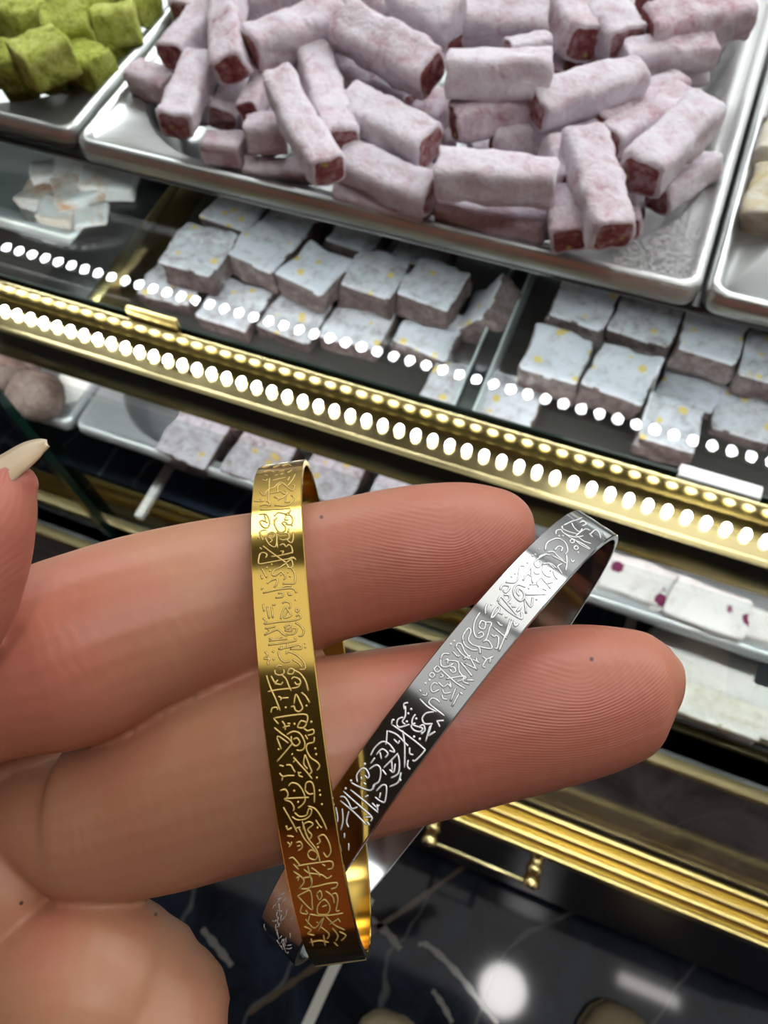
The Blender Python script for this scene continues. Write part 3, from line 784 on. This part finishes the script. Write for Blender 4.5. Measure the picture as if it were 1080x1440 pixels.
shoe((554, 1427), -.1, 'olive-tan shoe toe on the marble, beside the white floor line')

# ------------------------------------------------------------------ the hand
def skin():
    n = N('skin'); v = n.coords(rnd=False)
    a = n.noise(v, 55, 4, 0.55, .3); b = n.noise(v, 220, 4, 0.6)
    base = n.ramp(a, [(0.32, (0.42, 0.180, 0.100)), (0.5, (0.45, 0.215, 0.120)), (0.68, (0.47, 0.165, 0.105))])
    base = n.mix(n.math('MULTIPLY', b, .35), base, (0.50, 0.27, 0.165))
    # redder finger pads
    for (px, py, z, r) in ((700, 770, 84, .016), (880, 990, 80, .019), (480, 800, 78, .013), (20, 760, 70, .014), (620, 1060, 79, .012), (60, 940, 80, .012)):
        P = to_world(hand_pt(px, py, z)) - HAND_LOC
        d = n.node('ShaderNodeVectorMath', operation='DISTANCE'); n.link(v, d.inputs[0]); d.inputs[1].default_value = P
        f = n.math('MULTIPLY', n.falloff(d.outputs['Value'], r * 1.35), .68)
        base = n.mix(f, base, (0.48, 0.125, 0.09))
    for (px, py, z, r) in ((832, 927, 80.5, .00022), (452, 727, 84.5, .00020), (219, 1286, 82, .00020), (30, 1270, 82, .00022)):   # tiny moles
        P = to_world(hand_pt(px, py, z)) - HAND_LOC
        ax = n.node('ShaderNodeVectorMath', operation='SUBTRACT'); n.link(v, ax.inputs[0]); ax.inputs[1].default_value = P
        dw = (P + HAND_LOC - Vector(CAM)).normalized()
        cr_ = n.node('ShaderNodeVectorMath', operation='CROSS_PRODUCT'); n.link(ax.outputs[0], cr_.inputs[0]); cr_.inputs[1].default_value = dw
        le = n.node('ShaderNodeVectorMath', operation='LENGTH'); n.link(cr_.outputs[0], le.inputs[0])
        base = n.mix(n.falloff(le.outputs['Value'], r * 1.3, .5), base, (0.10, 0.04, 0.03))
    n.set(col=base, rough=0.42, spec=0.42, sss=0.18, sssr=(1.0, 0.36, 0.22), ssss=0.0012)
    # fingerprint ridges around the pads, fine pores elsewhere
    hsum = n.math('MULTIPLY', b, 0.5)
    for (px, py, z, r, dx, dy) in ((640, 750, 84, .014, .25, 1.0), (830, 960, 80, .016, .2, 1.0), (10, 740, 70, .010, 1, .3)):
        P = to_world(hand_pt(px, py, z)) - HAND_LOC
        sv = n.node('ShaderNodeVectorMath', operation='SUBTRACT'); n.link(v, sv.inputs[0]); sv.inputs[1].default_value = P
        ln = n.node('ShaderNodeVectorMath', operation='LENGTH'); n.link(sv.outputs[0], ln.inputs[0])
        dirw = RM @ np.array([dx, dy, 0.0]); dirw /= np.linalg.norm(dirw)
        dt = n.node('ShaderNodeVectorMath', operation='DOT_PRODUCT'); n.link(sv.outputs[0], dt.inputs[0]); dt.inputs[1].default_value = dirw
        ph = n.math('ADD', n.math('MULTIPLY', dt.outputs['Value'], 15000.0), n.math('MULTIPLY', n.noise(v, 70, 2), 20.0))
        sn = n.math('SINE', n.math('ADD', ph, n.math('MULTIPLY', ln.outputs['Value'], 6500.0)))
        msk = n.falloff(ln.outputs['Value'], r, .5)
        hsum = n.math('ADD', hsum, n.math('MULTIPLY', n.math('MULTIPLY', sn, msk), 0.07))
    # fine cross lines on the finger sides
    dirw = RM @ np.array([0.97, -.22, 0.0])
    dt = n.node('ShaderNodeVectorMath', operation='DOT_PRODUCT'); n.link(v, dt.inputs[0]); dt.inputs[1].default_value = dirw
    sn = n.math('SINE', n.math('ADD', n.math('MULTIPLY', dt.outputs['Value'], 3600.0), n.math('MULTIPLY', n.noise(v, 90, 3), 26.0)))
    hsum = n.math('ADD', hsum, n.math('MULTIPLY', n.math('MULTIPLY', sn, a), 0.07))
    n.bump(hsum, 0.30, 0.0005)
    return n.mat


def sec(u, l, z, k=.9):
    """Cross-section of a finger between an upper and a lower outline pixel at depth z mm."""
    A, B = hand_pt(u[0], u[1], z), hand_pt(l[0], l[1], z)
    return ((A + B) / 2, float(np.linalg.norm(A - B)) / 2, k)


def ball(px, py, r, z, k=.9):
    return (hand_pt(px, py, z), r * z / F, k)


HV = []; HF = []
def limb(S, n=28, cap=.8):
    """Tapered closed tube through sections (centre mm, radius mm, depth ratio), with rounded ends."""
    C = [np.array(s[0]) for s in S]; R = [s[1] for s in S]; K = [s[2] for s in S]
    # resample
    cs, rs, ks = [], [], []
    def cr(p0, p1, p2, p3, t): return .5 * (2 * p1 + (p2 - p0) * t + (2 * p0 - 5 * p1 + 4 * p2 - p3) * t * t + (3 * p1 - p0 - 3 * p2 + p3) * t ** 3)
    m = len(S)
    for i in range(m - 1):
        i0, i3 = max(i - 1, 0), min(i + 2, m - 1)
        for q in range(9):
            t = q / 9
            cs.append(cr(C[i0], C[i], C[i + 1], C[i3], t)); rs.append(cr(R[i0], R[i], R[i + 1], R[i3], t)); ks.append(K[i] * (1 - t) + K[i + 1] * t)
    cs.append(C[-1]); rs.append(R[-1]); ks.append(K[-1])
    T0 = cs[0] - cs[1]; T0 /= np.linalg.norm(T0); T1 = cs[-1] - cs[-2]; T1 /= np.linalg.norm(T1)
    pre = [(cs[0] + T0 * rs[0] * math.sin(a) * .8, rs[0] * math.cos(a), ks[0]) for a in (1.45, 1.1, .75, .4)]
    post = [(cs[-1] + T1 * rs[-1] * math.sin(a) * cap, rs[-1] * math.cos(a), ks[-1]) for a in (.4, .75, 1.1, 1.45)]
    full = pre + list(zip(cs, rs, ks)) + post
    b0 = len(HV); P = [f[0] for f in full]
    for i, (c, r, k) in enumerate(full):
        t = P[min(i + 1, len(P) - 1)] - P[max(i - 1, 0)]; t = t / np.linalg.norm(t)
        zax = np.array([0, 0, 1.0]); s = np.cross(zax, t)
        s = s / np.linalg.norm(s) if np.linalg.norm(s) > 1e-6 else np.array([1.0, 0, 0]); d = np.cross(t, s)
        for q in range(n):
            a = 2 * math.pi * q / n; HV.append(c + s * r * math.cos(a) + d * r * k * math.sin(a))
    m = len(full)
    for i in range(m - 1):
        for q in range(n):
            j = (q + 1) % n; HF.append((b0 + i * n + q, b0 + i * n + j, b0 + (i + 1) * n + j, b0 + (i + 1) * n + q))
    HF.append(tuple(b0 + q for q in range(n - 1, -1, -1))); HF.append(tuple(b0 + (m - 1) * n + q for q in range(n)))


# index finger
limb([ball(-330, 1010, 140, 95), ball(-150, 985, 140, 88), sec((-45, 828), (20, 1066), 85), sec((60, 788), (125, 1049), 86), sec((160, 757), (215, 1003), 87.5), sec((260, 735), (310, 966), 89.5),
      sec((355, 720), (400, 931), 91, .84), sec((450, 705), (495, 897), 91, .84), sec((550, 686), (590, 873), 91), sec((618, 679), (658, 853), 91, .88), sec((664, 679), (697, 836), 91, .87), sec((700, 687), (727, 815), 91, .87), sec((726, 701), (745, 796), 91, .87), sec((741, 718), (751, 778), 91, .87)], cap=.16)
# middle finger
limb([ball(-90, 1180, 80, 104), ball(-10, 1170, 76, 98), sec((40, 1080), (80, 1236), 93), sec((95, 1050), (145, 1262), 92), sec((190, 1005), (240, 1250), 91), sec((290, 962), (335, 1224), 89.5), sec((380, 938), (425, 1200), 88),
      sec((470, 922), (515, 1176), 88.5), sec((560, 909), (600, 1153), 89), sec((650, 897), (690, 1129), 89), sec((740, 884), (778, 1106), 88.5), sec((822, 878), (852, 1085), 88, .88), sec((882, 884), (908, 1062), 87.5, .88),
      sec((912, 897), (930, 1046), 87.5, .88), sec((932, 918), (944, 1028), 87.5, .88), sec((944, 938), (950, 1013), 87.5, .88)], cap=.2)
# curled ring finger
limb([ball(30, 1440, 122, 93), ball(80, 1410, 134, 90), ball(135, 1400, 139, 88.5), ball(186, 1412, 124, 89)])
limb([ball(-120, 1210, 90, 98), ball(-60, 1098, 92, 98), ball(20, 1098, 78, 98), ball(75, 1100, 68, 97)])
limb([ball(205, 1420, 118, 89), ball(190, 1520, 112, 84), ball(90, 1600, 105, 80), ball(-30, 1590, 95, 80)])
# curled little finger, out of frame below
limb([ball(-220, 1720, 110, 102), ball(-60, 1690, 112, 96), ball(70, 1690, 112, 92), ball(120, 1760, 100, 86), ball(20, 1820, 92, 82), ball(-80, 1790, 84, 82)])
# palm pads
limb([ball(-210, 1000, 150, 100), ball(-125, 1150, 128, 94), ball(-78, 1265, 128, 91.5), ball(-108, 1400, 128, 93), ball(-170, 1560, 150, 98), ball(-230, 1720, 140, 104)])
limb([ball(-20, 1238, 66, 90), ball(8, 1268, 60, 90), ball(-10, 1330, 62, 90.5)])
limb([ball(-520, 960, 190, 104, .8), ball(-480, 1250, 260, 106, .6), ball(-460, 1560, 250, 108, .6)])
limb([ball(-1150, 1300, 230, 118, .7), ball(-760, 1290, 310, 112, .5), ball(-420, 1270, 360, 107, .42), ball(-200, 1270, 330, 106, .42)])
limb([ball(-1900, 1430, 280, 134, .8), ball(-1500, 1360, 265, 126, .8), ball(-1100, 1300, 250, 119, .72)])
# thumb
limb([ball(-900, 1150, 200, 104), ball(-560, 1060, 185, 92), ball(-300, 980, 150, 80), ball(-160, 905, 122, 74), ball(-94, 846, 110, 72), ball(-52, 786, 93, 71), ball(-17, 733, 70, 70.5, 1.0), ball(8, 700, 50, 70.5, 1.0), ball(27, 676, 28, 70.5, 1.0)])

HAND_LOC = to_world(hand_pt(-200, 1270, 106))
verts = [to_world(v) for v in HV]
me = bpy.data.meshes.new('person')
me.from_pydata([tuple(v - HAND_LOC) for v in verts], [], HF); me.update()
raw = bpy.data.objects.new('person', me); COL.objects.link(raw)
md = raw.modifiers.new('union', 'REMESH'); md.mode = 'VOXEL'; md.voxel_size = 0.00042; md.use_smooth_shade = True
ms = raw.modifiers.new('soften', 'SMOOTH'); ms.factor = 0.5; ms.iterations = 3
dg = bpy.context.evaluated_depsgraph_get()
me2 = bpy.data.meshes.new_from_object(raw.evaluated_get(dg)); me2.name = 'person_hand'
raw.modifiers.clear(); raw.data = me2; person = raw; person.location = HAND_LOC
me2.materials.clear(); me2.materials.append(skin())
for p in me2.polygons: p.use_smooth = True
tag(person, 'person holding out two bangles on the fingers of an open hand, long thumbnail', 'person')

# long thumbnail
n_ = N('fingernail'); v_ = n_.coords(rnd=False); f_ = n_.noise(v_, 160, 3)
n_.set(col=n_.mix(f_, (0.62, 0.47, 0.29), (0.68, 0.55, 0.38)), rough=0.25, spec=.5, sss=.2, sssr=(1, .6, .35), ssss=.0015)
up = [(-78, 716), (-50, 680), (-20, 655), (4, 642), (31, 627), (48, 621.5), (58, 620.5), (66, 622)]
dn = [(-60, 752), (-34, 731), (-12, 711), (8, 692), (24, 673), (44, 655), (58, 641), (67, 627)]
def cres(P, k=5):
    out = []
    P = [np.array(p, float) for p in P]
    for i in range(len(P) - 1):
        p0, p1, p2, p3 = P[max(i - 1, 0)], P[i], P[i + 1], P[min(i + 2, len(P) - 1)]
        for q in range(k):
            t = q / k; out.append(.5 * (2 * p1 + (p2 - p0) * t + (2 * p0 - 5 * p1 + 4 * p2 - p3) * t * t + (3 * p1 - p0 - 3 * p2 + p3) * t ** 3))
    out.append(P[-1]); return out
U, D = cres(up), cres(dn); rows = []
for a, b in zip(U, D):
    row = []
    for q in range(9):
        t = q / 8; p = a * (1 - t) + b * t
        z = 72.2 - 3.2 * t - 1.1 * math.sin(math.pi * t)
        row.append(hand_pt(p[0], p[1], z))
    rows.append(row)
V = [to_world(p) for r in rows for p in r]; Fc = []
for i in range(len(rows) - 1):
    for q in range(8): Fc.append((i * 9 + q, i * 9 + q + 1, (i + 1) * 9 + q + 1, (i + 1) * 9 + q))
nail = mesh_obj('fingernail', V, Fc, n_.mat, person, True)
s = nail.modifiers.new('thickness', 'SOLIDIFY'); s.thickness = .0005; s.offset = 0
tag(nail, 'long pointed bare thumbnail')

# ------------------------------------------------------------------ bangles
class Ring:
    def __init__(self, C, A, dims):
        self.C = np.array(C); self.R = np.array(A); self.a, self.b, self.w = dims
        u, v = self.R[0], self.R[1]; u /= np.linalg.norm(u); v -= u * (u @ v); v /= np.linalg.norm(v)
        n = np.cross(u, v); n = n if n @ self.R[2] > 0 else -n
        self.R = np.stack([u, v, n])

    def pt(self, th, w, off=0.0):
        c, s = math.cos(th), math.sin(th)
        nx, ny = c / self.a, s / self.b; L = math.hypot(nx, ny)
        return self.C + (self.a * c + off * nx / L) * self.R[0] + (self.b * s + off * ny / L) * self.R[1] + w * self.R[2]

    def hit(self, px, py):
        d = ray(px, py); o = self.R @ (-self.C); q = self.R @ d
        A = (q[0] / self.a) ** 2 + (q[1] / self.b) ** 2; B = 2 * (o[0] * q[0] / self.a ** 2 + o[1] * q[1] / self.b ** 2)
        c = (o[0] / self.a) ** 2 + (o[1] / self.b) ** 2 - 1; D = B * B - 4 * A * c
        if D < 0: return None
        t = (-B - math.sqrt(D)) / 2 / A; p = o + q * t
        return math.atan2(p[1] / self.b, p[0] / self.a), p[2]

    def band(self, name, mat, parent, th=0.85):
        n = 220; w = self.w / 2; e = .10
        prof = [(-w, -e), (-w + e, 0), (w - e, 0), (w, -e), (w, -th + e), (w - e, -th), (-w + e, -th), (-w, -th + e)]
        V = []; Fc = []
        for i in range(n):
            t = 2 * math.pi * i / n
            for (ww, o) in prof: V.append(to_world(self.pt(t, ww, o)))
        k = len(prof)
        for i in range(n):
            for q in range(k):
                Fc.append((i * k + q, i * k + (q + 1) % k, ((i + 1) % n) * k + (q + 1) % k, ((i + 1) % n) * k + q))
        o = mesh_obj(name, V, Fc, mat, parent, True, sharp=math.radians(25))
        bm = bmesh.new(); bm.from_mesh(o.data); bmesh.ops.recalc_face_normals(bm, faces=bm.faces); bm.to_mesh(o.data); bm.free()
        return o

    def etch(self, strokes, mat, parent, r=.085, groove=None):
        mb = MB(); gb = MB()
        for (ox, oy, sc, pl) in strokes:
            for st in pl:
                if len(st) == 1:
                    h = self.hit(ox + st[0][0] / sc, oy + st[0][1] / sc)
                    if h is None or abs(h[1]) > self.w / 2: continue
                    mb.sphere(to_world(self.pt(h[0], h[1], .0)), r * 1.5e-3, 8, 5); continue
                L = []
                pts = [np.array(p, float) for p in st]
                for p in (cres(pts, 4) if len(pts) > 2 else [pts[0] + (pts[-1] - pts[0]) * q / 5 for q in range(6)]):
                    h = self.hit(ox + p[0] / sc, oy + p[1] / sc)
                    if h is not None and abs(h[1]) < self.w / 2 - .15: L.append(h)
                if len(L) < 2: continue
                gb.tube([to_world(self.pt(a, b, -r * 1.05)) for a, b in L], r * 1.75e-3, 8)
                mb.tube([to_world(self.pt(a, b, .012)) for a, b in L], [r * 1e-3 * (.6 if i in (0, len(L) - 1) else 1) for i in range(len(L))], 6)
        if groove: gb.build('etched_groove', groove, parent, True, sharp=3)
        return mb.build('etched_script', mat, parent, True, sharp=3)

    def raw_strokes(self, pls, mat, parent, name, r=.06):
        mb = MB()
        for pl in pls: mb.tube([to_world(self.pt(a, b, .01)) for a, b in pl], r * 1e-3, 5)
        return mb.build(name, mat, parent, True, sharp=3)


GOLD = Ring([-8.366, 22.46, 94.87], [[0.1407, 0.971, -0.1933], [-0.0285, -0.1912, -0.9811], [0.9896, -0.1435, -0.0007]], (29.2, 20.598, 5.609))
SILV = Ring([8.384, 28.248, 100.297], [[-0.6023, 0.7969, -0.0459], [-0.2536, -0.2456, -0.9356], [0.7569, 0.5519, -0.35]], (32.997, 24.529, 5.582))


def parse(s):
    out = []
    for line in s.strip().split(';'):
        line = line.strip()
        if line: out.append([tuple(float(x) for x in p.split(',')) for p in line.split()])
    return out


G1 = parse('''210,240 235,250 250,235;225,350 260,315 300,300 330,270;195,330 215,360 240,350;265,230 262,300 258,380 262,420;285,250 340,235 390,225;300,300 350,260 395,290 440,240 460,200;
330,340 330,290 370,270 400,300 440,325 458,290 440,280;265,345 300,340 345,330 375,350 410,340;300,370 350,385 400,345 380,320;190,385 210,405 225,395;150,405 200,407;240,405 270,412 265,440;190,440 230,430 260,440;
305,435 380,440 430,420 450,380 430,360;330,400 335,380 300,375;390,370 385,410 420,410;195,470 300,466 420,460;300,520 330,490 390,500 425,470 410,500;185,505 240,505 265,560 250,605 215,600 190,560 215,550 250,570;
225,510 235,545 215,560;295,550 320,530 300,560 310,600 340,640 380,630 385,600 360,570 380,560 410,585;380,510 420,510 440,540 430,580 385,580;390,520 380,545 410,545;435,590;215,625 190,640 210,690 215,700;
215,625 240,622;235,680 270,640 310,650 320,690 310,750 270,740 240,700 235,680;260,650 300,655 290,680 260,680 285,700 265,720;320,640 345,650 400,650 415,680 400,700 430,720 445,690 445,640;410,610 405,640;
340,740 370,730 390,750 410,735 430,750 440,790 430,800;320,700 325,760;340,690 370,700 400,690;215,745 260,780 330,830 390,870;190,755 205,770;195,800 185,830 185,880 260,870 340,855 460,835;195,800 220,795 245,810 235,835;
275,825 330,820 420,800 435,790;345,785 370,785 360,805;360,850 390,870 430,850 440,900 410,910 390,880 340,910 300,930 285,960 310,970 350,940 375,960 385,985 370,1000;400,850 440,830 465,850;
430,910 455,950 460,1000 450,1030 410,1030 365,1030;205,915 225,950 245,985;200,965 210,995;245,1030 270,1010 320,995 320,1030 300,1060;280,885;245,908;268,932;405,908;405,945;352,963;420,975;335,1075 380,1050 430,1050;180,683;
205,150 260,140;290,150 340,132;360,140 400,125 430,135;215,185 260,175 300,185;330,180 380,170;400,190 440,165;225,205 250,210;300,210 330,205;420,220 400,250;345,205 370,195''')
G2 = parse('''215,75 300,55 400,40 450,45 470,75;200,50 215,35;330,80 365,75 360,105 310,110;405,70 415,90 435,85;462,128;215,160 225,215;245,180 262,270;280,180 290,265;285,165 310,165;360,155 390,140 425,160 415,195;
350,275 360,230 385,180 400,200 430,245 375,265 400,215;215,265 240,290 230,310 330,295 440,285 500,265 490,240 465,255;462,205 475,192 488,205 475,220 462,205;375,340 400,320 430,315 410,345 380,350;380,360 430,365 440,340 470,350 450,385 390,390;
460,300 500,325 525,365 510,400 485,400;230,345 310,330;240,380 270,370 250,350;225,395 290,365 330,355 370,390 400,400;260,415 300,430 360,405;260,440 330,430 400,425;255,470 330,460 400,450 470,435;455,410 470,435;533,458;537,488;
330,500 400,490 480,470 505,480 500,500 420,500;355,475 350,510;400,455 400,490;230,520 250,545 225,575 265,575 250,600 260,620;285,515 300,525;290,570 300,585;330,520 345,570 380,600 420,590;395,540 400,520 450,535 500,570 535,620 530,655 490,655;
310,650 330,625 360,630;440,580 490,610 510,640;305,660 310,690 350,700 375,680 370,655;400,680 420,650 450,660 440,690 410,690 400,680;445,660 500,690 540,750 558,820;430,730 450,715 490,730 500,760 470,770 455,750;500,760 480,790 430,800;
240,700 270,790 310,880 345,970;275,705 315,775;330,735 310,760 350,770 365,750;350,690 390,730 410,780 430,820;250,825 330,810 430,800;275,985 285,950 320,945 325,965;330,860 355,875 345,890;355,875 410,870;387,945;
450,920 465,845 500,910 515,950 490,975 460,965 450,930;425,940 450,935;505,830 540,860 570,910;545,932;583,1052''')
G3 = parse('''240,55 280,100;240,55 360,35 480,25 500,60 485,100;305,75 325,105 330,145;310,125 365,110;345,95 370,95;400,97;527,82;425,110 450,75 490,90 470,125 430,125 425,110;470,130 500,150 540,140 545,170 500,185;480,180 500,215;
245,125 300,170 350,205 385,240;265,200 300,290;280,190 355,245;265,200 280,190;265,385 330,310 385,245;280,290;340,180 390,155 440,170 475,230 475,280 445,300 415,295;375,190 380,240 410,265 440,240 420,205 390,215;
550,195 545,235 500,250 490,290 520,350 575,390 590,420 570,450;558,285;565,328;570,505;385,320 380,335;390,350 440,405 490,460 535,515;390,390 410,360;480,330 470,400 500,440;480,330 515,420 530,460 510,480;430,460 435,490 465,500;430,475 450,465;
285,410 320,420;335,410 370,410 390,440 405,465;285,470 310,495 350,490 400,490;310,495 305,530;355,570 380,545 430,560 470,620 480,680 450,720 425,735;397,605;427,690;480,600 490,545 530,540 550,600 550,695;480,600 510,630 545,625;
290,605 330,595 350,630 340,660 320,670;320,665 400,660 510,655;325,675 370,690 395,730 390,760;590,603;595,637;608,708;315,730 350,790 390,860 420,920;400,770 440,800 490,790 500,760;380,800 420,825 480,820 520,790 530,750 510,740 500,770;
500,720 560,745 610,820 645,900;470,900 470,860 510,840 540,860 500,900 530,940 510,970 480,920;560,825 590,870 610,885;575,885;430,880 470,960 520,1020 575,1080;410,890 445,880;335,870 350,900 380,885;360,945 395,955''')
G4 = parse('''210,85 220,105 240,95;215,140 235,145;215,175 235,190 240,175;235,190 225,205;265,180 290,175 300,205 275,225;270,200 290,195;300,60 330,150 380,220 400,290;385,150 420,135 450,180 460,230 440,260 420,235;390,150 400,175 380,190;
388,205;330,240 350,220 385,240 375,275 340,265 330,240;225,270 250,265 290,310;250,300 280,330;270,310 330,300 400,290 465,285 470,320 440,330;410,300 430,310;330,310 345,370 355,420;310,330 340,350 410,360 440,380 465,365;350,320 380,340 400,370 390,345;
265,380 280,370 275,395;250,340 310,390 280,440;300,380 350,375 345,430 290,440;350,430 400,420 440,410 495,405 490,430 460,440;270,480 310,460 345,450 355,520 350,555 275,480;290,440 340,440;380,470 400,450 410,480 395,500 380,470;
405,510 430,500 455,540 440,580 390,580 385,540 405,510;410,540 440,530;430,450 470,480 480,520;465,470 490,465 500,500 490,560 510,560;300,530 290,570 330,580 320,560;340,580 400,590 470,585 530,575;320,610 370,660 420,600 390,680;340,590 330,640;
380,625 390,630;430,590 480,640 540,670;450,640 500,610;500,605 515,625;310,650 350,670 330,690 370,700;400,650 450,690 440,720;470,660 500,700 490,730;510,680 545,700 520,730;340,740 400,730 450,740;350,720 360,760;420,700 430,760;480,740 500,760''')
S5 = parse('''500,210 540,190 560,180 600,170 640,150;490,215 490,235 540,260 600,275;560,190 580,230 620,260 640,235;620,190 650,180 670,200 640,215;590,290 660,240 700,250;700,280 740,245 770,270 780,305;690,270 720,300;800,270 815,290;
440,280 445,250 480,245 500,270 580,300 650,290;500,270 560,310 640,350 705,390;600,290 650,330 710,350;590,330 640,365 700,395;545,330 565,315 580,335 560,345 545,330;575,380 595,365 610,385 590,395 575,380;465,290;495,290;610,415;
360,400 370,350 410,320 460,310 510,340 530,400 510,430;430,400 460,370 490,380 480,410;520,430 525,490 515,555;555,465 565,490 580,475;313,393;285,432;265,442;365,430 310,460 280,490 285,520 310,530 330,500 320,480;310,450 360,430 400,440;
375,415 420,410 450,440 500,480;410,440 470,470 520,500;340,505 400,500 450,540;345,510 340,560 370,595 400,600;380,490 430,540;490,500 455,520 470,550 490,580;420,560 435,600 455,620;400,555;225,495;205,520 170,520 160,570 150,620 120,645 60,640;
190,630 230,560 260,510 255,560 265,650;200,600 225,580 260,600;240,660 300,660;275,560 290,580 315,575;310,680 300,640 330,610 370,650 415,640;370,650 400,690;340,690 370,705;130,578;105,600;235,690;295,772;
20,700 30,670 60,665 90,680 60,720 40,700;45,740 80,740 90,770 60,790 40,760;210,680 150,660 120,700 130,750 170,785 200,760 195,720 160,690 145,720 165,745;195,735 360,735;200,750 250,830 265,760;205,780 215,880;
0,790 20,750 60,790 110,850 175,915 180,870;145,865 175,830 160,860;95,800;65,905;105,825 130,825;125,950 130,975 155,955;110,930 85,1000 60,1060''')
S6 = parse('''500,130 500,80 515,50;545,55;540,165 560,110 590,70 605,90 570,140 545,160;590,110 630,130;655,150;600,40 680,110 775,165 770,120;700,70 730,70;740,110 760,80;460,115 425,170 410,230 420,290 450,310 485,290 470,265 440,280;
450,215 470,180 500,195 490,240 460,235 450,215;495,190 545,195 530,240 510,310 480,340;590,185 610,210 630,215;560,225 665,315;690,165 650,290 600,410;545,280 565,300 580,290 600,310 590,385 570,385;710,185 730,215 745,205;
480,335 520,330 550,380 520,390 440,370;330,330 330,290 370,235 390,260 370,320 400,360 450,380 460,430;330,330 350,370 400,400 440,400;235,357;262,333;275,380 290,350 320,360 340,410 390,470 430,550;280,380 330,440 380,470;250,410 290,450 300,440;330,470 390,440;
160,470 180,430 230,430;160,470 165,520 210,530 260,500;190,480 215,470 210,510;230,530 260,530 275,560 250,570 230,545;210,480 290,490 300,560 330,600;310,490 360,550 400,600;340,500 440,550;400,470 460,500;430,460 440,500;
480,450 510,470 560,450;510,470 480,520 500,535;540,465 530,500;135,520 160,545 135,570 110,545 135,520;95,570 115,590 95,610 75,590 95,570;150,535 230,610 290,660 350,695;150,610 180,600 160,580;200,620 260,610 340,600 345,620 280,640;340,600 330,640 380,660;
350,630 415,630;75,630;45,655;150,700 100,720 85,680 110,650 140,660;140,640 180,680 215,660 240,690;230,640 240,690;175,700 190,730 240,720;170,740 180,770 210,775;275,690 235,790;300,730 245,830;305,720 330,740;
0,700 15,720;20,740 50,745 55,725;155,800 120,770 90,770 70,800 110,840 190,900;0,770 60,830 130,870;110,870 50,880 20,920 40,960 100,960;130,940 185,935;130,935 155,985;0,980 30,970 40,1010 10,1040;90,965 60,1060;80,1040 120,1020''')
S7 = parse('''535,90 530,50 560,40;540,60 540,130 520,170 540,190;610,120 590,150 590,190 640,210 660,220 640,240 600,230 580,200 610,180;580,85;560,115;615,150;550,170;600,275;640,290;655,250;480,190 490,155 525,140;480,190 500,210 570,190;
445,190 450,160 465,160;445,190 560,270 660,350 670,375 610,440 590,435;710,200 680,310;700,270 745,240;415,230 410,300 405,330;420,235 480,260 540,320 560,340;460,290 490,320 500,300;520,230 535,330 535,490;570,350 570,390 595,400;560,435 555,480 575,500;
300,405 330,350 380,310 420,320 450,350 465,380 430,370;340,400 380,360 420,390 400,420;365,380 375,430;300,460 330,420;390,490 430,450 460,420 490,390;490,400 500,460 490,530 440,560;380,500 410,540;430,500 460,520 470,460;445,430 450,510;505,573;260,462;
210,590 205,540 240,495 270,500 290,540 280,560 260,540;235,550 240,570;250,590 270,605;290,500 340,470 370,500 360,580 320,610 320,640;165,590 220,620 300,645 330,600;430,620 490,590 510,520;340,650 380,610 410,620 400,720 370,720 330,690;370,660 360,700;
160,640 260,720 355,800;110,650 200,730 310,825;90,715 180,790 275,885;260,690 285,680;310,730 340,760 360,745;345,740 350,790;260,830 310,830 300,860;275,860 295,885;90,690 120,690 150,730 170,770 210,760;
60,760 75,840 65,870;105,770 110,850 95,920;150,790 135,860 150,900;120,940 120,975;150,1010 150,1060;128,632;165,578''')

e = tag(empty('gold_bangle', to_world(GOLD.pt(0, 0))), 'gold oval bangle etched with Arabic script, hanging over two fingers', 'bangle', 'etched bangles')
GOLD.band('band', MAT['gold'], e)
GOLD.etch([(330, 630, 5.4, G1), (330, 820, 5.4, G2), (340, 1000, 5.4, G3), (350, 1140, 4.0, G4)], MAT['gold_line'], e, .080, MAT['gold_groove'])
e = tag(empty('silver_bangle', to_world(SILV.pt(0, 0))), 'silver oval bangle etched with Arabic script, crossing behind the gold one', 'bangle', 'etched bangles')
SILV.band('band', MAT['silver'], e)
SILV.etch([(700, 700, 5.4, S5), (590, 840, 5.4, S6), (460, 980, 4.909, S7)], MAT['silver_line'], e, .092, MAT['silver_groove'])
rr = random.Random(3); pls = []
h0 = SILV.hit(412, 1280)
for k in range(46):
    a = h0[0] + rr.uniform(-.36, .10); b = rr.uniform(-1.9, 1.9); q = rr.uniform(.02, .06); s = rr.uniform(-.7, .7)
    pls.append([(a, b), (a + q * .5, b + s * .6 + rr.uniform(-.15, .15)), (a + q, b + s)])
SILV.raw_strokes(pls, MAT['silver_line'], e, 'etched_script', .06)
